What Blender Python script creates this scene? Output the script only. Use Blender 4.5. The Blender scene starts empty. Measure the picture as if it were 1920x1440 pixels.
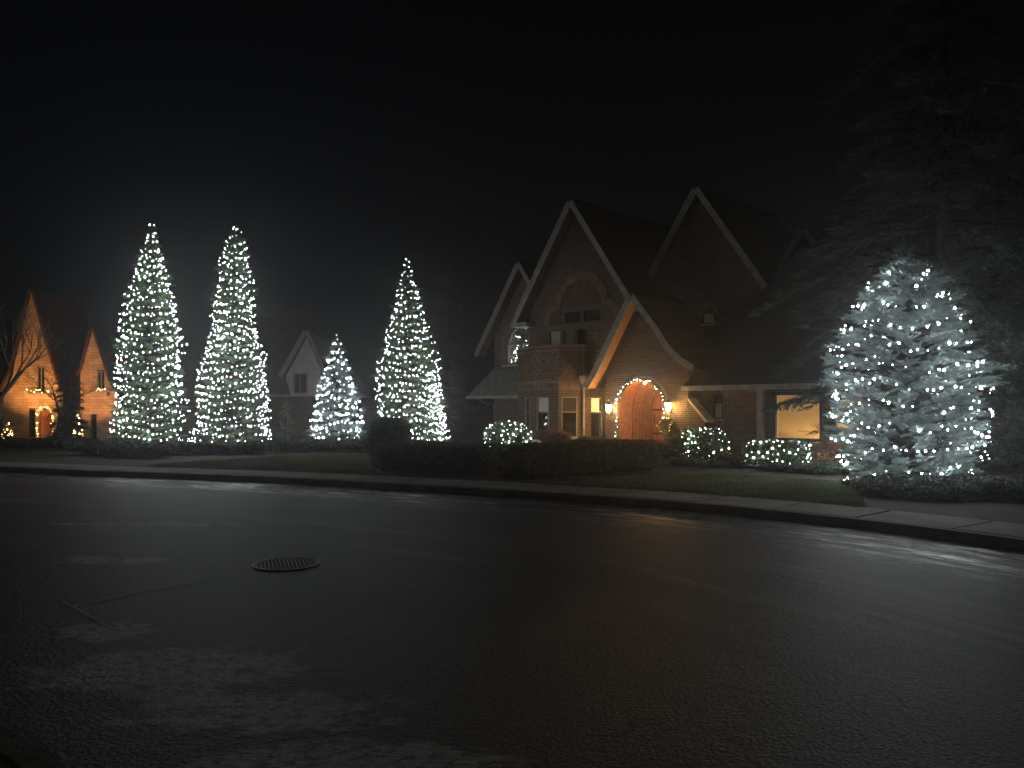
import bpy, math, random
import numpy as np
from mathutils import Vector, Matrix

random.seed(7); RNG = np.random.default_rng(7)
R = math.radians
scene = bpy.context.scene
COL = scene.collection

# ------------------------------------------------------------------ camera
cam_d = bpy.data.cameras.new('camera'); cam = bpy.data.objects.new('camera', cam_d); COL.objects.link(cam)
cam.location = (0, 0, 1.6); cam.rotation_euler = (R(90), 0, 0)
cam_d.sensor_width = 36; cam_d.lens = 27.04; cam_d.shift_y = 0.0234
cam_d.clip_start = 0.05; cam_d.clip_end = 3000
scene.camera = cam

# ------------------------------------------------------------------ night sky, skyglow
SUN_EL, SUN_AZ = R(62), R(205)          # azimuth measured from +Y clockwise: behind the viewer
world = bpy.data.worlds.new('World'); scene.world = world; world.use_nodes = True
wn = world.node_tree
for n in list(wn.nodes): wn.nodes.remove(n)
wo = wn.nodes.new('ShaderNodeOutputWorld'); bg = wn.nodes.new('ShaderNodeBackground')
sky = wn.nodes.new('ShaderNodeTexSky'); sky.sky_type = 'NISHITA'; sky.sun_disc = False
sky.sun_elevation = SUN_EL; sky.sun_rotation = SUN_AZ; sky.air_density = 1.0; sky.dust_density = 2.0
desat = wn.nodes.new('ShaderNodeHueSaturation'); desat.inputs['Saturation'].default_value = 0.75
wn.links.new(sky.outputs[0], desat.inputs['Color']); wn.links.new(desat.outputs[0], bg.inputs[0])
bg.inputs[1].default_value = 0.00042
wn.links.new(bg.outputs[0], wo.inputs[0])
sd = bpy.data.lights.new('sun', 'SUN'); sd.energy = 0.04; sd.angle = R(30); sd.color = (1.0, 0.93, 0.80)
sun = bpy.data.objects.new('sun', sd); COL.objects.link(sun)
sdir = Vector((math.sin(SUN_AZ) * math.cos(SUN_EL), math.cos(SUN_AZ) * math.cos(SUN_EL), math.sin(SUN_EL)))
sun.rotation_euler = sdir.to_track_quat('Z', 'Y').to_euler(); sun.location = (0, -20, 30)
scene.view_settings.view_transform = 'Standard'; scene.view_settings.look = 'None'
scene.view_settings.exposure = 0.0; scene.view_settings.gamma = 1.0
scene.cycles.max_bounces = 4; scene.cycles.diffuse_bounces = 2; scene.cycles.glossy_bounces = 2; scene.cycles.light_sampling_threshold = 0.04; scene.cycles.sample_clamp_indirect = 3.0
scene.cycles.use_denoising = True
BULB_WHITE, BULB_WARM = 470.0, 110.0
scene.cycles.adaptive_threshold = 0.02

# ------------------------------------------------------------------ materials
MATS = {}
def mat(name, col, rough=0.8, var=0.25, scale=6.0, bump=0.0, bscale=40.0, spec=0.3, island=0.0, metal=0.0, trans=0.0):
    if name in MATS: return MATS[name]
    m = bpy.data.materials.new(name); m.use_nodes = True; nt = m.node_tree; b = nt.nodes['Principled BSDF']
    b.inputs['Roughness'].default_value = rough; b.inputs['Metallic'].default_value = metal
    b.inputs['Specular IOR Level'].default_value = spec
    tc = nt.nodes.new('ShaderNodeTexCoord')
    nz = nt.nodes.new('ShaderNodeTexNoise'); nz.inputs['Scale'].default_value = scale; nz.inputs['Detail'].default_value = 6
    nt.links.new(tc.outputs['Object'], nz.inputs['Vector'])
    mr = nt.nodes.new('ShaderNodeMapRange'); mr.inputs[1].default_value = 0.3; mr.inputs[2].default_value = 0.7
    mr.inputs[3].default_value = 1 - var; mr.inputs[4].default_value = 1 + var
    nt.links.new(nz.outputs['Fac'], mr.inputs[0])
    val = mr.outputs[0]
    if island:
        g = nt.nodes.new('ShaderNodeNewGeometry')
        mi = nt.nodes.new('ShaderNodeMapRange'); mi.inputs[3].default_value = 1 - island; mi.inputs[4].default_value = 1 + island
        nt.links.new(g.outputs['Random Per Island'], mi.inputs[0])
        mu = nt.nodes.new('ShaderNodeMath'); mu.operation = 'MULTIPLY'
        nt.links.new(val, mu.inputs[0]); nt.links.new(mi.outputs[0], mu.inputs[1]); val = mu.outputs[0]
    mx = nt.nodes.new('ShaderNodeMix'); mx.data_type = 'RGBA'; mx.blend_type = 'MULTIPLY'; mx.inputs[0].default_value = 1
    mx.inputs[6].default_value = (*col, 1); nt.links.new(val, mx.inputs[7])
    nt.links.new(mx.outputs[2], b.inputs['Base Color'])
    if bump:
        n2 = nt.nodes.new('ShaderNodeTexNoise'); n2.inputs['Scale'].default_value = bscale; n2.inputs['Detail'].default_value = 8
        nt.links.new(tc.outputs['Object'], n2.inputs['Vector'])
        bp = nt.nodes.new('ShaderNodeBump'); bp.inputs['Strength'].default_value = bump; bp.inputs['Distance'].default_value = 0.02
        nt.links.new(n2.outputs['Fac'], bp.inputs['Height']); nt.links.new(bp.outputs[0], b.inputs['Normal'])
    if trans:
        tr = nt.nodes.new('ShaderNodeBsdfTranslucent'); ms = nt.nodes.new('ShaderNodeMixShader'); ms.inputs[0].default_value = trans
        nt.links.new(mx.outputs[2], tr.inputs[0]); nt.links.new(b.outputs[0], ms.inputs[1]); nt.links.new(tr.outputs[0], ms.inputs[2])
        nt.links.new(ms.outputs[0], nt.nodes['Material Output'].inputs[0])
    MATS[name] = m; return m

def emit(name, col, strength, base=(0.8, 0.8, 0.8)):
    if name in MATS: return MATS[name]
    m = bpy.data.materials.new(name); m.use_nodes = True; b = m.node_tree.nodes['Principled BSDF']
    b.inputs['Base Color'].default_value = (*base, 1); b.inputs['Emission Color'].default_value = (*col, 1)
    m.cycles.emission_sampling = 'FRONT'
    b.inputs['Emission Strength'].default_value = strength; b.inputs['Roughness'].default_value = 0.4
    MATS[name] = m; return m

def glass(name, col=(0.006, 0.007, 0.008), rough=0.02):
    if name in MATS: return MATS[name]
    m = bpy.data.materials.new(name); m.use_nodes = True; nt = m.node_tree; b = nt.nodes['Principled BSDF']
    b.inputs['Base Color'].default_value = (*col, 1); b.inputs['Roughness'].default_value = rough
    b.inputs['Specular IOR Level'].default_value = 0.8
    tc = nt.nodes.new('ShaderNodeTexCoord'); n2 = nt.nodes.new('ShaderNodeTexNoise'); n2.inputs['Scale'].default_value = 2.0
    nt.links.new(tc.outputs['Object'], n2.inputs['Vector'])
    bp = nt.nodes.new('ShaderNodeBump'); bp.inputs['Strength'].default_value = 0.05; bp.inputs['Distance'].default_value = 0.02
    nt.links.new(n2.outputs['Fac'], bp.inputs['Height']); nt.links.new(bp.outputs[0], b.inputs['Normal'])
    MATS[name] = m; return m

def clear_glass():
    if 'clear_glass' in MATS: return MATS['clear_glass']
    m = bpy.data.materials.new('clear_glass'); m.use_nodes = True; nt = m.node_tree
    for n in list(nt.nodes): nt.nodes.remove(n)
    o = nt.nodes.new('ShaderNodeOutputMaterial'); t = nt.nodes.new('ShaderNodeBsdfTransparent'); g_ = nt.nodes.new('ShaderNodeBsdfGlossy'); g_.inputs['Roughness'].default_value = .02
    f = nt.nodes.new('ShaderNodeFresnel'); f.inputs[0].default_value = 1.45; mx2 = nt.nodes.new('ShaderNodeMixShader')
    ge = nt.nodes.new('ShaderNodeNewGeometry'); sb_ = nt.nodes.new('ShaderNodeMath'); sb_.operation = 'SUBTRACT'; sb_.inputs[0].default_value = 1.0; mu_ = nt.nodes.new('ShaderNodeMath'); mu_.operation = 'MULTIPLY'
    nt.links.new(ge.outputs['Backfacing'], sb_.inputs[1]); nt.links.new(sb_.outputs[0], mu_.inputs[0]); nt.links.new(f.outputs[0], mu_.inputs[1]); nt.links.new(mu_.outputs[0], mx2.inputs[0]); nt.links.new(t.outputs[0], mx2.inputs[1]); nt.links.new(g_.outputs[0], mx2.inputs[2]); nt.links.new(mx2.outputs[0], o.inputs[0])
    MATS['clear_glass'] = m; return m
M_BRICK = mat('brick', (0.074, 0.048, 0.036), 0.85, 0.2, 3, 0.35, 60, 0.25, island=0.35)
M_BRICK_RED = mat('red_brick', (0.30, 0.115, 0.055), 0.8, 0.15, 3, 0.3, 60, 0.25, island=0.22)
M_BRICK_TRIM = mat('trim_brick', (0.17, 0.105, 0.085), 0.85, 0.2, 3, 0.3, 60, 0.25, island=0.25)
M_MORTAR = mat('mortar', (0.20, 0.17, 0.14), 0.95, 0.15, 8, 0.3, 80, 0.1)
M_ROOF = mat('shingle', (0.020, 0.018, 0.016), 0.9, 0.35, 5, 0.8, 22, 0.15)
M_ROOF_BROWN = mat('brown_shingle', (0.060, 0.034, 0.026), 0.9, 0.35, 5, 0.8, 22, 0.15)
M_TRIM = mat('painted_trim', (0.21, 0.198, 0.17), 0.6, 0.25, 4, 0.1, 30)
M_SOFFIT = mat('wood_soffit', (0.26, 0.13, 0.055), 0.7, 0.2, 5, 0.2, 20)
M_STONE = mat('cut_stone', (0.36, 0.31, 0.24), 0.85, 0.2, 5, 0.4, 30)
M_FRAME_DARK = mat('dark_frame', (0.035, 0.028, 0.022), 0.5, 0.15, 6)
M_METAL = mat('black_metal', (0.02, 0.018, 0.016), 0.45, 0.1, 6, metal=0.6)
M_GLASS = glass('window_glass')
M_SHADE = mat('roller_shade', (0.40, 0.37, 0.28), 0.35, 0.1, 4, spec=0.5)
M_DOOR = mat('door_wood', (0.36, 0.10, 0.03), 0.45, 0.25, 9, 0.2, 25, 0.4)
M_BARK = mat('bark', (0.04, 0.032, 0.026), 0.95, 0.35, 9, 0.8, 25)
M_BARK_PALE = mat('pale_bark', (0.22, 0.18, 0.14), 0.9, 0.3, 9, 0.5, 25)
M_GREEN = mat('green_needles', (0.075, 0.125, 0.058), 0.6, 0.3, 1.5, island=0.35, trans=0.25)
M_GREEN2 = mat('cedar_needles', (0.080, 0.122, 0.066), 0.6, 0.3, 1.5, island=0.35, trans=0.25)
M_BLUE = mat('blue_needles', (0.135, 0.175, 0.170), 0.6, 0.25, 1.5, island=0.3, trans=0.25)
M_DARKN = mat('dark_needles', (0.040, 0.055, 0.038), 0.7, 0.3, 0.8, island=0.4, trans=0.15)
M_LEAF = mat('box_leaf', (0.045, 0.080, 0.030), 0.5, 0.3, 2.0, island=0.4, trans=0.2)
M_HEDGE = mat('hedge_leaf', (0.030, 0.050, 0.022), 0.55, 0.3, 2.0, island=0.45, trans=0.15)
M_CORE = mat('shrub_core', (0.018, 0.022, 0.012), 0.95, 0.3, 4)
M_JUNIPER = mat('juniper_leaf', (0.038, 0.055, 0.034), 0.6, 0.3, 2.0, island=0.4, trans=0.15)
M_RUST = mat('rust_leaf', (0.30, 0.13, 0.03), 0.6, 0.3, 3.0, island=0.4, trans=0.3)
M_BURG = mat('burgundy_leaf', (0.10, 0.025, 0.020), 0.6, 0.3, 3.0, island=0.4, trans=0.2)
M_GRASS = mat('grass', (0.15, 0.18, 0.085), 0.7, 0.3, 1.2, island=0.35, trans=0.2)
M_SOIL = mat('lawn_soil', (0.085, 0.11, 0.045), 0.95, 0.4, 3, 0.5, 30)
M_MULCH = mat('mulch', (0.030, 0.024, 0.018), 0.95, 0.4, 6, 0.9, 30)
M_CONC = mat('concrete', (0.16, 0.148, 0.13), 0.85, 0.25, 1.6, 0.35, 50, 0.3, island=0.15)
M_CURB = mat('curb_concrete', (0.13, 0.115, 0.10), 0.85, 0.35, 2.2, 0.4, 50, 0.3)
M_CABLE = mat('green_cable', (0.012, 0.02, 0.012), 0.6, 0.1)
M_STUCCO = mat('pale_stucco', (0.42, 0.41, 0.36), 0.9, 0.15, 3, 0.3, 40)
M_SIDING = mat('limestone_course', (0.42, 0.30, 0.19), 0.85, 0.2, 2, 0.3, 40, island=0.2)
M_WHITE_BULB = emit('white_bulb', (0.93, 0.98, 1.0), BULB_WHITE)
M_WARM_BULB = emit('warm_bulb', (1.0, 0.55, 0.16), BULB_WARM)
M_LANTERN = emit('lantern_glass', (1.0, 0.60, 0.18), 110.0)
M_GOLD = mat('gold_bauble', (0.75, 0.45, 0.12), 0.25, 0.1, metal=0.9)
M_SILVER = mat('silver_bauble', (0.7, 0.7, 0.7), 0.2, 0.1, metal=0.9)
M_RED = mat('red_ribbon', (0.35, 0.02, 0.015), 0.5, 0.15)
M_IRON = mat('cast_iron', (0.085, 0.084, 0.082), 0.6, 0.3, 12, 0.3, 60, 0.4, metal=0.3)

# ------------------------------------------------------------------ mesh helpers
def link(o, parent=None):
    COL.objects.link(o)
    if parent is not None: o.parent = parent
    return o
def props(o, label=None, cat=None, group=None, kind=None):
    if label: o['label'] = label
    if cat: o['category'] = cat
    if group: o['group'] = group
    if kind: o['kind'] = kind
    return o
def empty(name, loc, rz, label, cat, group=None):
    o = bpy.data.objects.new(name, None); o.location = loc; o.rotation_euler = (0, 0, rz); o.empty_display_size = 0.2
    link(o); return props(o, label, cat, group)

class MB:
    def __init__(s): s.v = []; s.f = []
    def add(s, vs, fs):
        n = len(s.v); s.v.extend(vs); s.f.extend([tuple(i + n for i in f) for f in fs])
    def quad(s, a, b, c, d): s.add([a, b, c, d], [(0, 1, 2, 3)])
    def hexa(s, p):       # p: 4 bottom, 4 top
        s.add(p, [(3, 2, 1, 0), (4, 5, 6, 7), (0, 1, 5, 4), (1, 2, 6, 5), (2, 3, 7, 6), (3, 0, 4, 7)])
    def box(s, x0, x1, y0, y1, z0, z1):
        s.hexa([(x0, y0, z0), (x1, y0, z0), (x1, y1, z0), (x0, y1, z0), (x0, y0, z1), (x1, y0, z1), (x1, y1, z1), (x0, y1, z1)])
    def prism(s, pts, z0, z1):     # plan polygon, ccw
        n = len(pts)
        s.add([(x, y, z0) for x, y in pts] + [(x, y, z1) for x, y in pts],
              [tuple(range(n - 1, -1, -1)), tuple(range(n, 2 * n))] + [(i, (i + 1) % n, n + (i + 1) % n, n + i) for i in range(n)])
    def xprism(s, pts, y0, y1):    # (x,z) polygon extruded along y
        n = len(pts)
        s.add([(x, y0, z) for x, z in pts] + [(x, y1, z) for x, z in pts],
              [tuple(range(n)), tuple(range(2 * n - 1, n - 1, -1))] + [(i, n + i, n + (i + 1) % n, (i + 1) % n) for i in range(n)])
    def tube(s, pts, rad, k=6, cap=True):
        pts = [Vector(p) for p in pts]; rings = []; n0 = len(s.v)
        up = Vector((0.0, 0.0, 1.0)); fs = []
        for i, p in enumerate(pts):
            d = (pts[min(i + 1, len(pts) - 1)] - pts[max(i - 1, 0)])
            if d.length < 1e-9: d = Vector((0, 0, 1))
            d.normalize()
            a = d.cross(up if abs(d.z) < 0.95 else Vector((1, 0, 0))).normalized(); b = d.cross(a)
            r = rad[i] if isinstance(rad, (list, tuple)) else rad
            for j in range(k):
                t = 2 * math.pi * j / k
                s.v.append(tuple(p + a * (math.cos(t) * r) + b * (math.sin(t) * r)))
        for i in range(len(pts) - 1):
            for j in range(k):
                fs.append((n0 + i * k + j, n0 + i * k + (j + 1) % k, n0 + (i + 1) * k + (j + 1) % k, n0 + (i + 1) * k + j))
        if cap:
            fs.append(tuple(n0 + j for j in range(k))[::-1]); fs.append(tuple(n0 + (len(pts) - 1) * k + j for j in range(k)))
        s.f.extend(fs)
    def lathe(s, prof, k=12, c=(0, 0)):
        n0 = len(s.v)
        for r, z in prof:
            for j in range(k):
                t = 2 * math.pi * j / k; s.v.append((c[0] + r * math.cos(t), c[1] + r * math.sin(t), z))
        for i in range(len(prof) - 1):
            for j in range(k):
                s.f.append((n0 + i * k + j, n0 + i * k + (j + 1) % k, n0 + (i + 1) * k + (j + 1) % k, n0 + (i + 1) * k + j))
        s.f.append(tuple(n0 + j for j in range(k))[::-1]); s.f.append(tuple(n0 + (len(prof) - 1) * k + j for j in range(k)))
    def build(s, name, m, parent=None, smooth=False, kind=None, loc=None):
        me = bpy.data.meshes.new(name); me.from_pydata(s.v, [], s.f); me.update()
        me.materials.append(m)
        if smooth: me.polygons.foreach_set('use_smooth', [True] * len(me.polygons))
        o = bpy.data.objects.new(name, me); link(o, parent)
        if kind: o['kind'] = kind
        if loc: o.location = loc
        return o

def np_mesh(name, verts, faces, m, parent=None, kind=None, smooth=False):
    """verts (n,3), faces (m,k) arrays"""
    me = bpy.data.meshes.new(name); nv, (nf, k) = len(verts), faces.shape
    me.vertices.add(nv); me.vertices.foreach_set('co', np.ascontiguousarray(verts, dtype=np.float32).ravel())
    me.loops.add(nf * k); me.loops.foreach_set('vertex_index', np.ascontiguousarray(faces, dtype=np.int32).ravel())
    me.polygons.add(nf); me.polygons.foreach_set('loop_start', np.arange(0, nf * k, k, dtype=np.int32))
    if smooth: me.polygons.foreach_set('use_smooth', np.ones(nf, dtype=bool))
    me.update(calc_edges=True); me.validate(); me.materials.append(m)
    o = bpy.data.objects.new(name, me); link(o, parent)
    if kind: o['kind'] = kind
    return o

def norm(a): return a / np.maximum(np.linalg.norm(a, axis=-1, keepdims=True), 1e-9)

def needle_mesh(P, D, L, needle, width, K, spread=0.9):
    """bottlebrush shoots: K needle triangles around every shoot axis"""
    n = len(P); D = norm(D)
    ref = np.where(np.abs(D[:, 2:3]) < 0.9, np.array([[0, 0, 1.0]]), np.array([[1.0, 0, 0]]))
    A = norm(np.cross(D, ref)); B = np.cross(D, A)
    t = (np.arange(K)[None, :] + RNG.random((n, K))) / K
    ph = np.arange(K)[None, :] * 2.4 + RNG.random((n, 1)) * 6.28 + RNG.random((n, K)) * 0.6
    Q = A[:, None] * np.cos(ph)[..., None] + B[:, None] * np.sin(ph)[..., None]
    N = D[:, None] * (1 - 0.45 * spread) + Q * spread; N = norm(N)
    base = P[:, None] + D[:, None] * (t * L[:, None])[..., None]
    nl = needle * (1.0 - 0.45 * t ** 3) * (0.8 + 0.4 * RNG.random((n, K)))
    W = np.cross(N, D[:, None] + 0.3 * Q); W = norm(W) * width
    tip = base + N * nl[..., None]
    V = np.stack([base - W, base + W, tip], axis=2).reshape(-1, 3)
    return V

def foliage_obj(name, V, m, parent, kind=None):
    F = np.arange(len(V), dtype=np.int32).reshape(-1, 3)
    return np_mesh(name, V, F, m, parent, kind)

def lumps(az, z, key):
    if key > 7.9 and key < 8.2: return 1 + .035 * math.sin(3 * az + 2.3 * z) + .03 * math.sin(5 * az - 4.1 * z)
    return 1 + .07 * math.sin(2 * az + 1.7 * z + key) + .06 * math.sin(3 * az - 2.9 * z + 2 * key) + .05 * math.sin(5 * az + 5.3 * z + 3 * key)

def conifer(name, label, cat, loc, profile, m, needle=0.06, width=0.012, K=26, shoot=0.34, dz=0.30, nb=11, droop=0.12,
            up=0.25, per=9, group=None, lean=(0, 0), seed=1, gaps=0.12, core=0.25, trunk_r=0.09, fan=0, rvar=(0.80, 1.12), env=0.90, leaders=7):
    """profile: list of (z, radius) from the ground up"""
    global RNG
    RNG = np.random.default_rng(seed)
    root = empty(name, loc, 0, label, cat, group)
    zs = np.array([p[0] for p in profile]); rs = np.array([p[1] for p in profile]); H = zs[-1]
    Rz = lambda z: np.interp(z, zs, rs) * env
    tr = MB(); k = 8
    tr.tube([(lean[0] * t, lean[1] * t, H * 0.98 * t) for t in (0, .25, .5, .75, 1)], [trunk_r, trunk_r * .85, trunk_r * .6, trunk_r * .35, .012], 8)
    Ps, Ds, Ls = [], [], []
    br = MB()
    z = zs[0] + 0.05; w = 0
    while z < H - 0.12:
        r = float(Rz(z)); n = max(4, int(nb * (0.45 + 0.55 * min(1, r / max(rs.max(), .01)))))
        for i in range(n):
            if RNG.random() < gaps * 0.5: continue
            az = 2 * math.pi * (i + 0.5 * (w % 2) + RNG.uniform(-.3, .3)) / n
            zz = z + RNG.uniform(-.5, .5) * dz
            rr = max(0.08, float(Rz(min(max(zz, zs[0]), H))) * RNG.uniform(*rvar) * lumps(az, zz, loc[0]))
            out = np.array([math.cos(az), math.sin(az), 0.0])
            cx = np.array([lean[0] * zz / H, lean[1] * zz / H, zz])
            p0 = cx + np.array([0, 0, -up * rr * 0.35]); 
            def pt(t): return p0 + out * rr * t + np.array([0, 0, up * rr * t - droop * rr * t * t])
            br.tube([tuple(pt(t)) for t in (0, .5, .95)], [0.02 + 0.012 * rr, 0.012 + .006 * rr, 0.006], 4, False)
            side = np.array([-out[1], out[0], 0])
            m_ = max(3, int(per * (0.35 + 0.65 * rr / max(rs.max(), .01))))
            for j in range(m_):
                t = core + (1 - core) * (j + RNG.random()) / m_
                d = out * RNG.uniform(.5, 1.0) + side * RNG.choice([-1, 1]) * RNG.uniform(.25, 1.0) + np.array([0, 0, RNG.uniform(-.25, .45)])
                Ps.append(pt(t) - norm(d) * 0.05); Ds.append(d); Ls.append(shoot * RNG.uniform(.6, 1.1) * (1.1 - .35 * t) * min(1, .35 + rr / .8))
            for j in range(fan):
                t = core + (1 - core) * (j + RNG.random()) / fan; sg = RNG.choice([-1, 1])
                d = norm(out * RNG.uniform(.5, .9) + side * sg * RNG.uniform(.5, 1.0) + np.array([0, 0, RNG.uniform(-.30, .05)]))
                tl = rr * .34 * (1.15 - t) + .15; b0 = pt(t); ns = max(2, int(tl / .17))
                br.tube([tuple(b0), tuple(b0 + d * tl)], [.010, .004], 3, False)
                for q in range(ns):
                    bb_ = b0 + d * tl * (q + RNG.random() * .6) / ns
                    Ps.append(bb_); Ds.append(d + side * RNG.choice([-1, 1]) * RNG.uniform(0, .8) + np.array([0, 0, RNG.uniform(-.35, .1)])); Ls.append(shoot * RNG.uniform(.6, 1.0))
            Ps.append(pt(.8)); Ds.append(out + np.array([0, 0, RNG.uniform(-.1, .45)])); Ls.append(shoot * RNG.uniform(.7, 1.15) * min(1, .35 + rr / .8))
        z += dz * (0.75 + 0.25 * min(1, r / max(rs.max(), .01))); w += 1
    # leader
    for j in range(leaders):
        a = j * 2.4; tilt = 0.0 if j == 0 else .30; ro_ = 0.0 if j < 7 else RNG.uniform(.12, .38)
        Ps.append(np.array([lean[0] + ro_ * math.cos(a), lean[1] + ro_ * math.sin(a), H - 0.30 - ro_ * 1.1 + 0.02 * j * (j < 7)])); Ds.append(np.array([math.cos(a) * tilt, math.sin(a) * tilt, 1.0])); Ls.append(shoot * (1.05 if j == 0 else .8))
    V = needle_mesh(np.array(Ps), np.array(Ds), np.array(Ls), needle, width, K)
    tr.build('trunk', M_BARK, root, True)
    b = br.build('branchwork', mat('shaded_twig', (0.022, 0.019, 0.014), .95, .3, 9), root); b['kind'] = 'stuff'
    foliage_obj('crown', V, m, root)
    return root

# unit bulb
def ico(sub=1):
    import bmesh
    bm = bmesh.new(); bmesh.ops.create_icosphere(bm, subdivisions=sub, radius=1.0)
    v = np.array([x.co[:] for x in bm.verts]); f = np.array([[q.index for q in p.verts] for p in bm.faces]); bm.free(); return v, f
ICO_V, ICO_F = ico(1)
def bulb_mesh(name, r, m):
    v = ICO_V * np.array([r, r, r * 1.35]); me = bpy.data.meshes.new(name)
    me.from_pydata(v.tolist(), [], ICO_F.tolist()); me.materials.append(m); me.polygons.foreach_set('use_smooth', [True] * len(me.polygons)); return me
def light_string(label, pts, r, m, loc=(0, 0, 0), cat='string lights', group=None, limit=300, cable=True, wire_r=0.006, wire=None):
    """pts in world space, in winding order. Nearest-facing bulbs are single objects, the rest one mesh."""
    root = empty('light_string', loc, 0, label, cat, group)
    pts = np.array(pts) - np.array(loc)
    if cable:
        mb = MB()
        src = (np.array(wire) - np.array(loc)) if wire is not None else pts
        seg = [src[0]]
        for a, b in zip(src[:-1], src[1:]):
            if np.linalg.norm(a - b) < 0.9: seg.append(b)
            else:
                if len(seg) > 1: mb.tube([tuple(p) for p in seg], wire_r, 3, False)
                seg = [b]
        if len(seg) > 1: mb.tube([tuple(p) for p in seg], wire_r, 3, False)
        if mb.v: mb.build('cable', M_CABLE, root)
    r = r * 0.52
    soft, dim = emit(m.name + '_soft', tuple(m.node_tree.nodes['Principled BSDF'].inputs['Emission Color'].default_value)[:3], m.node_tree.nodes['Principled BSDF'].inputs['Emission Strength'].default_value * .14), emit(m.name + '_dim', tuple(m.node_tree.nodes['Principled BSDF'].inputs['Emission Color'].default_value)[:3], m.node_tree.nodes['Principled BSDF'].inputs['Emission Strength'].default_value * .018)
    kinds = [bulb_mesh('bulb', r * 1.0, m), bulb_mesh('bulb', r * .8, soft), bulb_mesh('bulb', r * .8, dim)]
    camv = np.array([0, 0, 1.6]) - np.array(loc)
    c = pts.mean(axis=0)
    out = pts - np.array([c[0], c[1], 0]); out[:, 2] = 0; tc = camv - c; tc[2] = 0
    face = (norm(out) * norm(tc[None])).sum(axis=1)
    order = np.argsort(-face); near = set(order[:limit].tolist())
    rest = []
    for i, p in enumerate(pts):
        s = random.uniform(.7, 1.2)
        if i in near:
            o = bpy.data.objects.new('bulb', random.choices(kinds, (.42, .33, .25))[0]); o.location = p; o.scale = (s, s, s); o.rotation_euler = (random.uniform(-.8, .8), random.uniform(-.8, .8), 0); link(o, root)
        else: rest.append(p)
    if rest:
        rest = np.array(rest); V = (ICO_V[None] * r * 0.95 + rest[:, None]).reshape(-1, 3)
        F = (ICO_F[None] + (np.arange(len(rest)) * len(ICO_V))[:, None, None]).reshape(-1, 3)
        np_mesh('bulb_run', V, F, soft, root, 'stuff')
    return root
def wind(loc, profile, pitch, spacing, lean=(0, 0), jit=0.05, seed=3, z0=None, scale=1.0, drop=0.03, top=.05):
    rng = np.random.default_rng(seed)
    zs = [p[0] for p in profile]; rs = [p[1] for p in profile]; H = zs[-1]
    z = (zs[0] + .1) if z0 is None else z0; th = 0; pts = []
    ph = rng.random(6) * 6.28
    while z < H - top:
        r = max(0.05, float(np.interp(z, zs, rs)) * scale)
        lump = lumps(th, z, loc[0]) - .03
        step = spacing * rng.uniform(.6, 1.4)
        th += step / r; z += pitch * step / (2 * math.pi * r)
        wav = 0.30 * pitch * math.sin(2 * th + ph[2] + z) + 0.18 * pitch * math.sin(5 * th + ph[3])
        rr = r * lump + rng.normal(0, jit) * min(1, r)
        zz = z + wav + rng.normal(0, jit * .7)
        if rng.random() < drop: continue
        pts.append((loc[0] + lean[0] * zz / H + math.cos(th) * rr, loc[1] + lean[1] * zz / H + math.sin(th) * rr, loc[2] + min(zz, H + .02)))
    return pts

def leaves_on(name, pts, nrm, size, m, parent, kind=None, tilt=0.9):
    n = len(pts)
    d = norm(nrm + RNG.normal(0, tilt, (n, 3))); ref = norm(RNG.normal(0, 1, (n, 3)))
    a = norm(np.cross(d, ref)); b = np.cross(d, a); s = (size * (0.6 + 0.8 * RNG.random((n, 1))))
    V = np.stack([pts - a * s, pts + b * s * .5, pts + a * s, pts - b * s * .5], axis=1).reshape(-1, 3)
    return np_mesh(name, V, np.arange(4 * n, dtype=np.int32).reshape(-1, 4), m, parent, kind)

def blob_shrub(name, label, loc, size, n, leaf, m, power=2.0, rz=0, cat='shrub', group=None, seed=5, lump=0.08, coremat=None, base=0.0):
    """superellipsoid shrub on the ground; size = half x, half y, height"""
    global RNG
    RNG = np.random.default_rng(seed)
    root = empty(name, loc, rz, label, cat, group)
    hx, hy, h = size; hz = h * 0.5
    def surf(d, s):
        e = power
        k = (np.abs(d[:, 0]) ** e + np.abs(d[:, 1]) ** e + np.abs(d[:, 2]) ** e) ** (-1 / e)
        q = d * k[:, None] * s[:, None]
        lu = 1 + lump * (np.sin(q[:, 0] * 5 * hx + seed) * np.sin(q[:, 1] * 5 * hy + 2) + np.sin(q[:, 2] * 4 + q[:, 0] * 7 * hx))
        q = q * lu[:, None]
        return q * np.array([hx, hy, hz]) + np.array([0, 0, hz + base])
    d = norm(RNG.normal(0, 1, (n, 3))); 
    # favour even covering on long hedges
    if hx / hy > 2.5:
        d = RNG.uniform(-1, 1, (n, 3)) ; ax = RNG.integers(0, 3, n)
        w = np.array([hy * hz, hx * hz, hx * hy]); ax = RNG.choice(3, n, p=w / w.sum()); sg = RNG.choice([-1.0, 1.0], n)
        d[np.arange(n), ax] = sg
    s = 1.0 - 0.16 * RNG.random(n) ** 2 + RNG.normal(0, .02, n)
    pts = surf(d, s); keep = pts[:, 2] > 0.01
    nr = norm(d / np.array([hx, hy, hz]))
    leaves_on('foliage', pts[keep], nr[keep], leaf, m, root)
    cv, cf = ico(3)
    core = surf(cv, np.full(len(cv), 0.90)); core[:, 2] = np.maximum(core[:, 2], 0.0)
    np_mesh('blocking_core', core, cf, coremat or M_CORE, root, None, True)  # solid dark core added inside the leaves to block light
    return root

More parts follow.
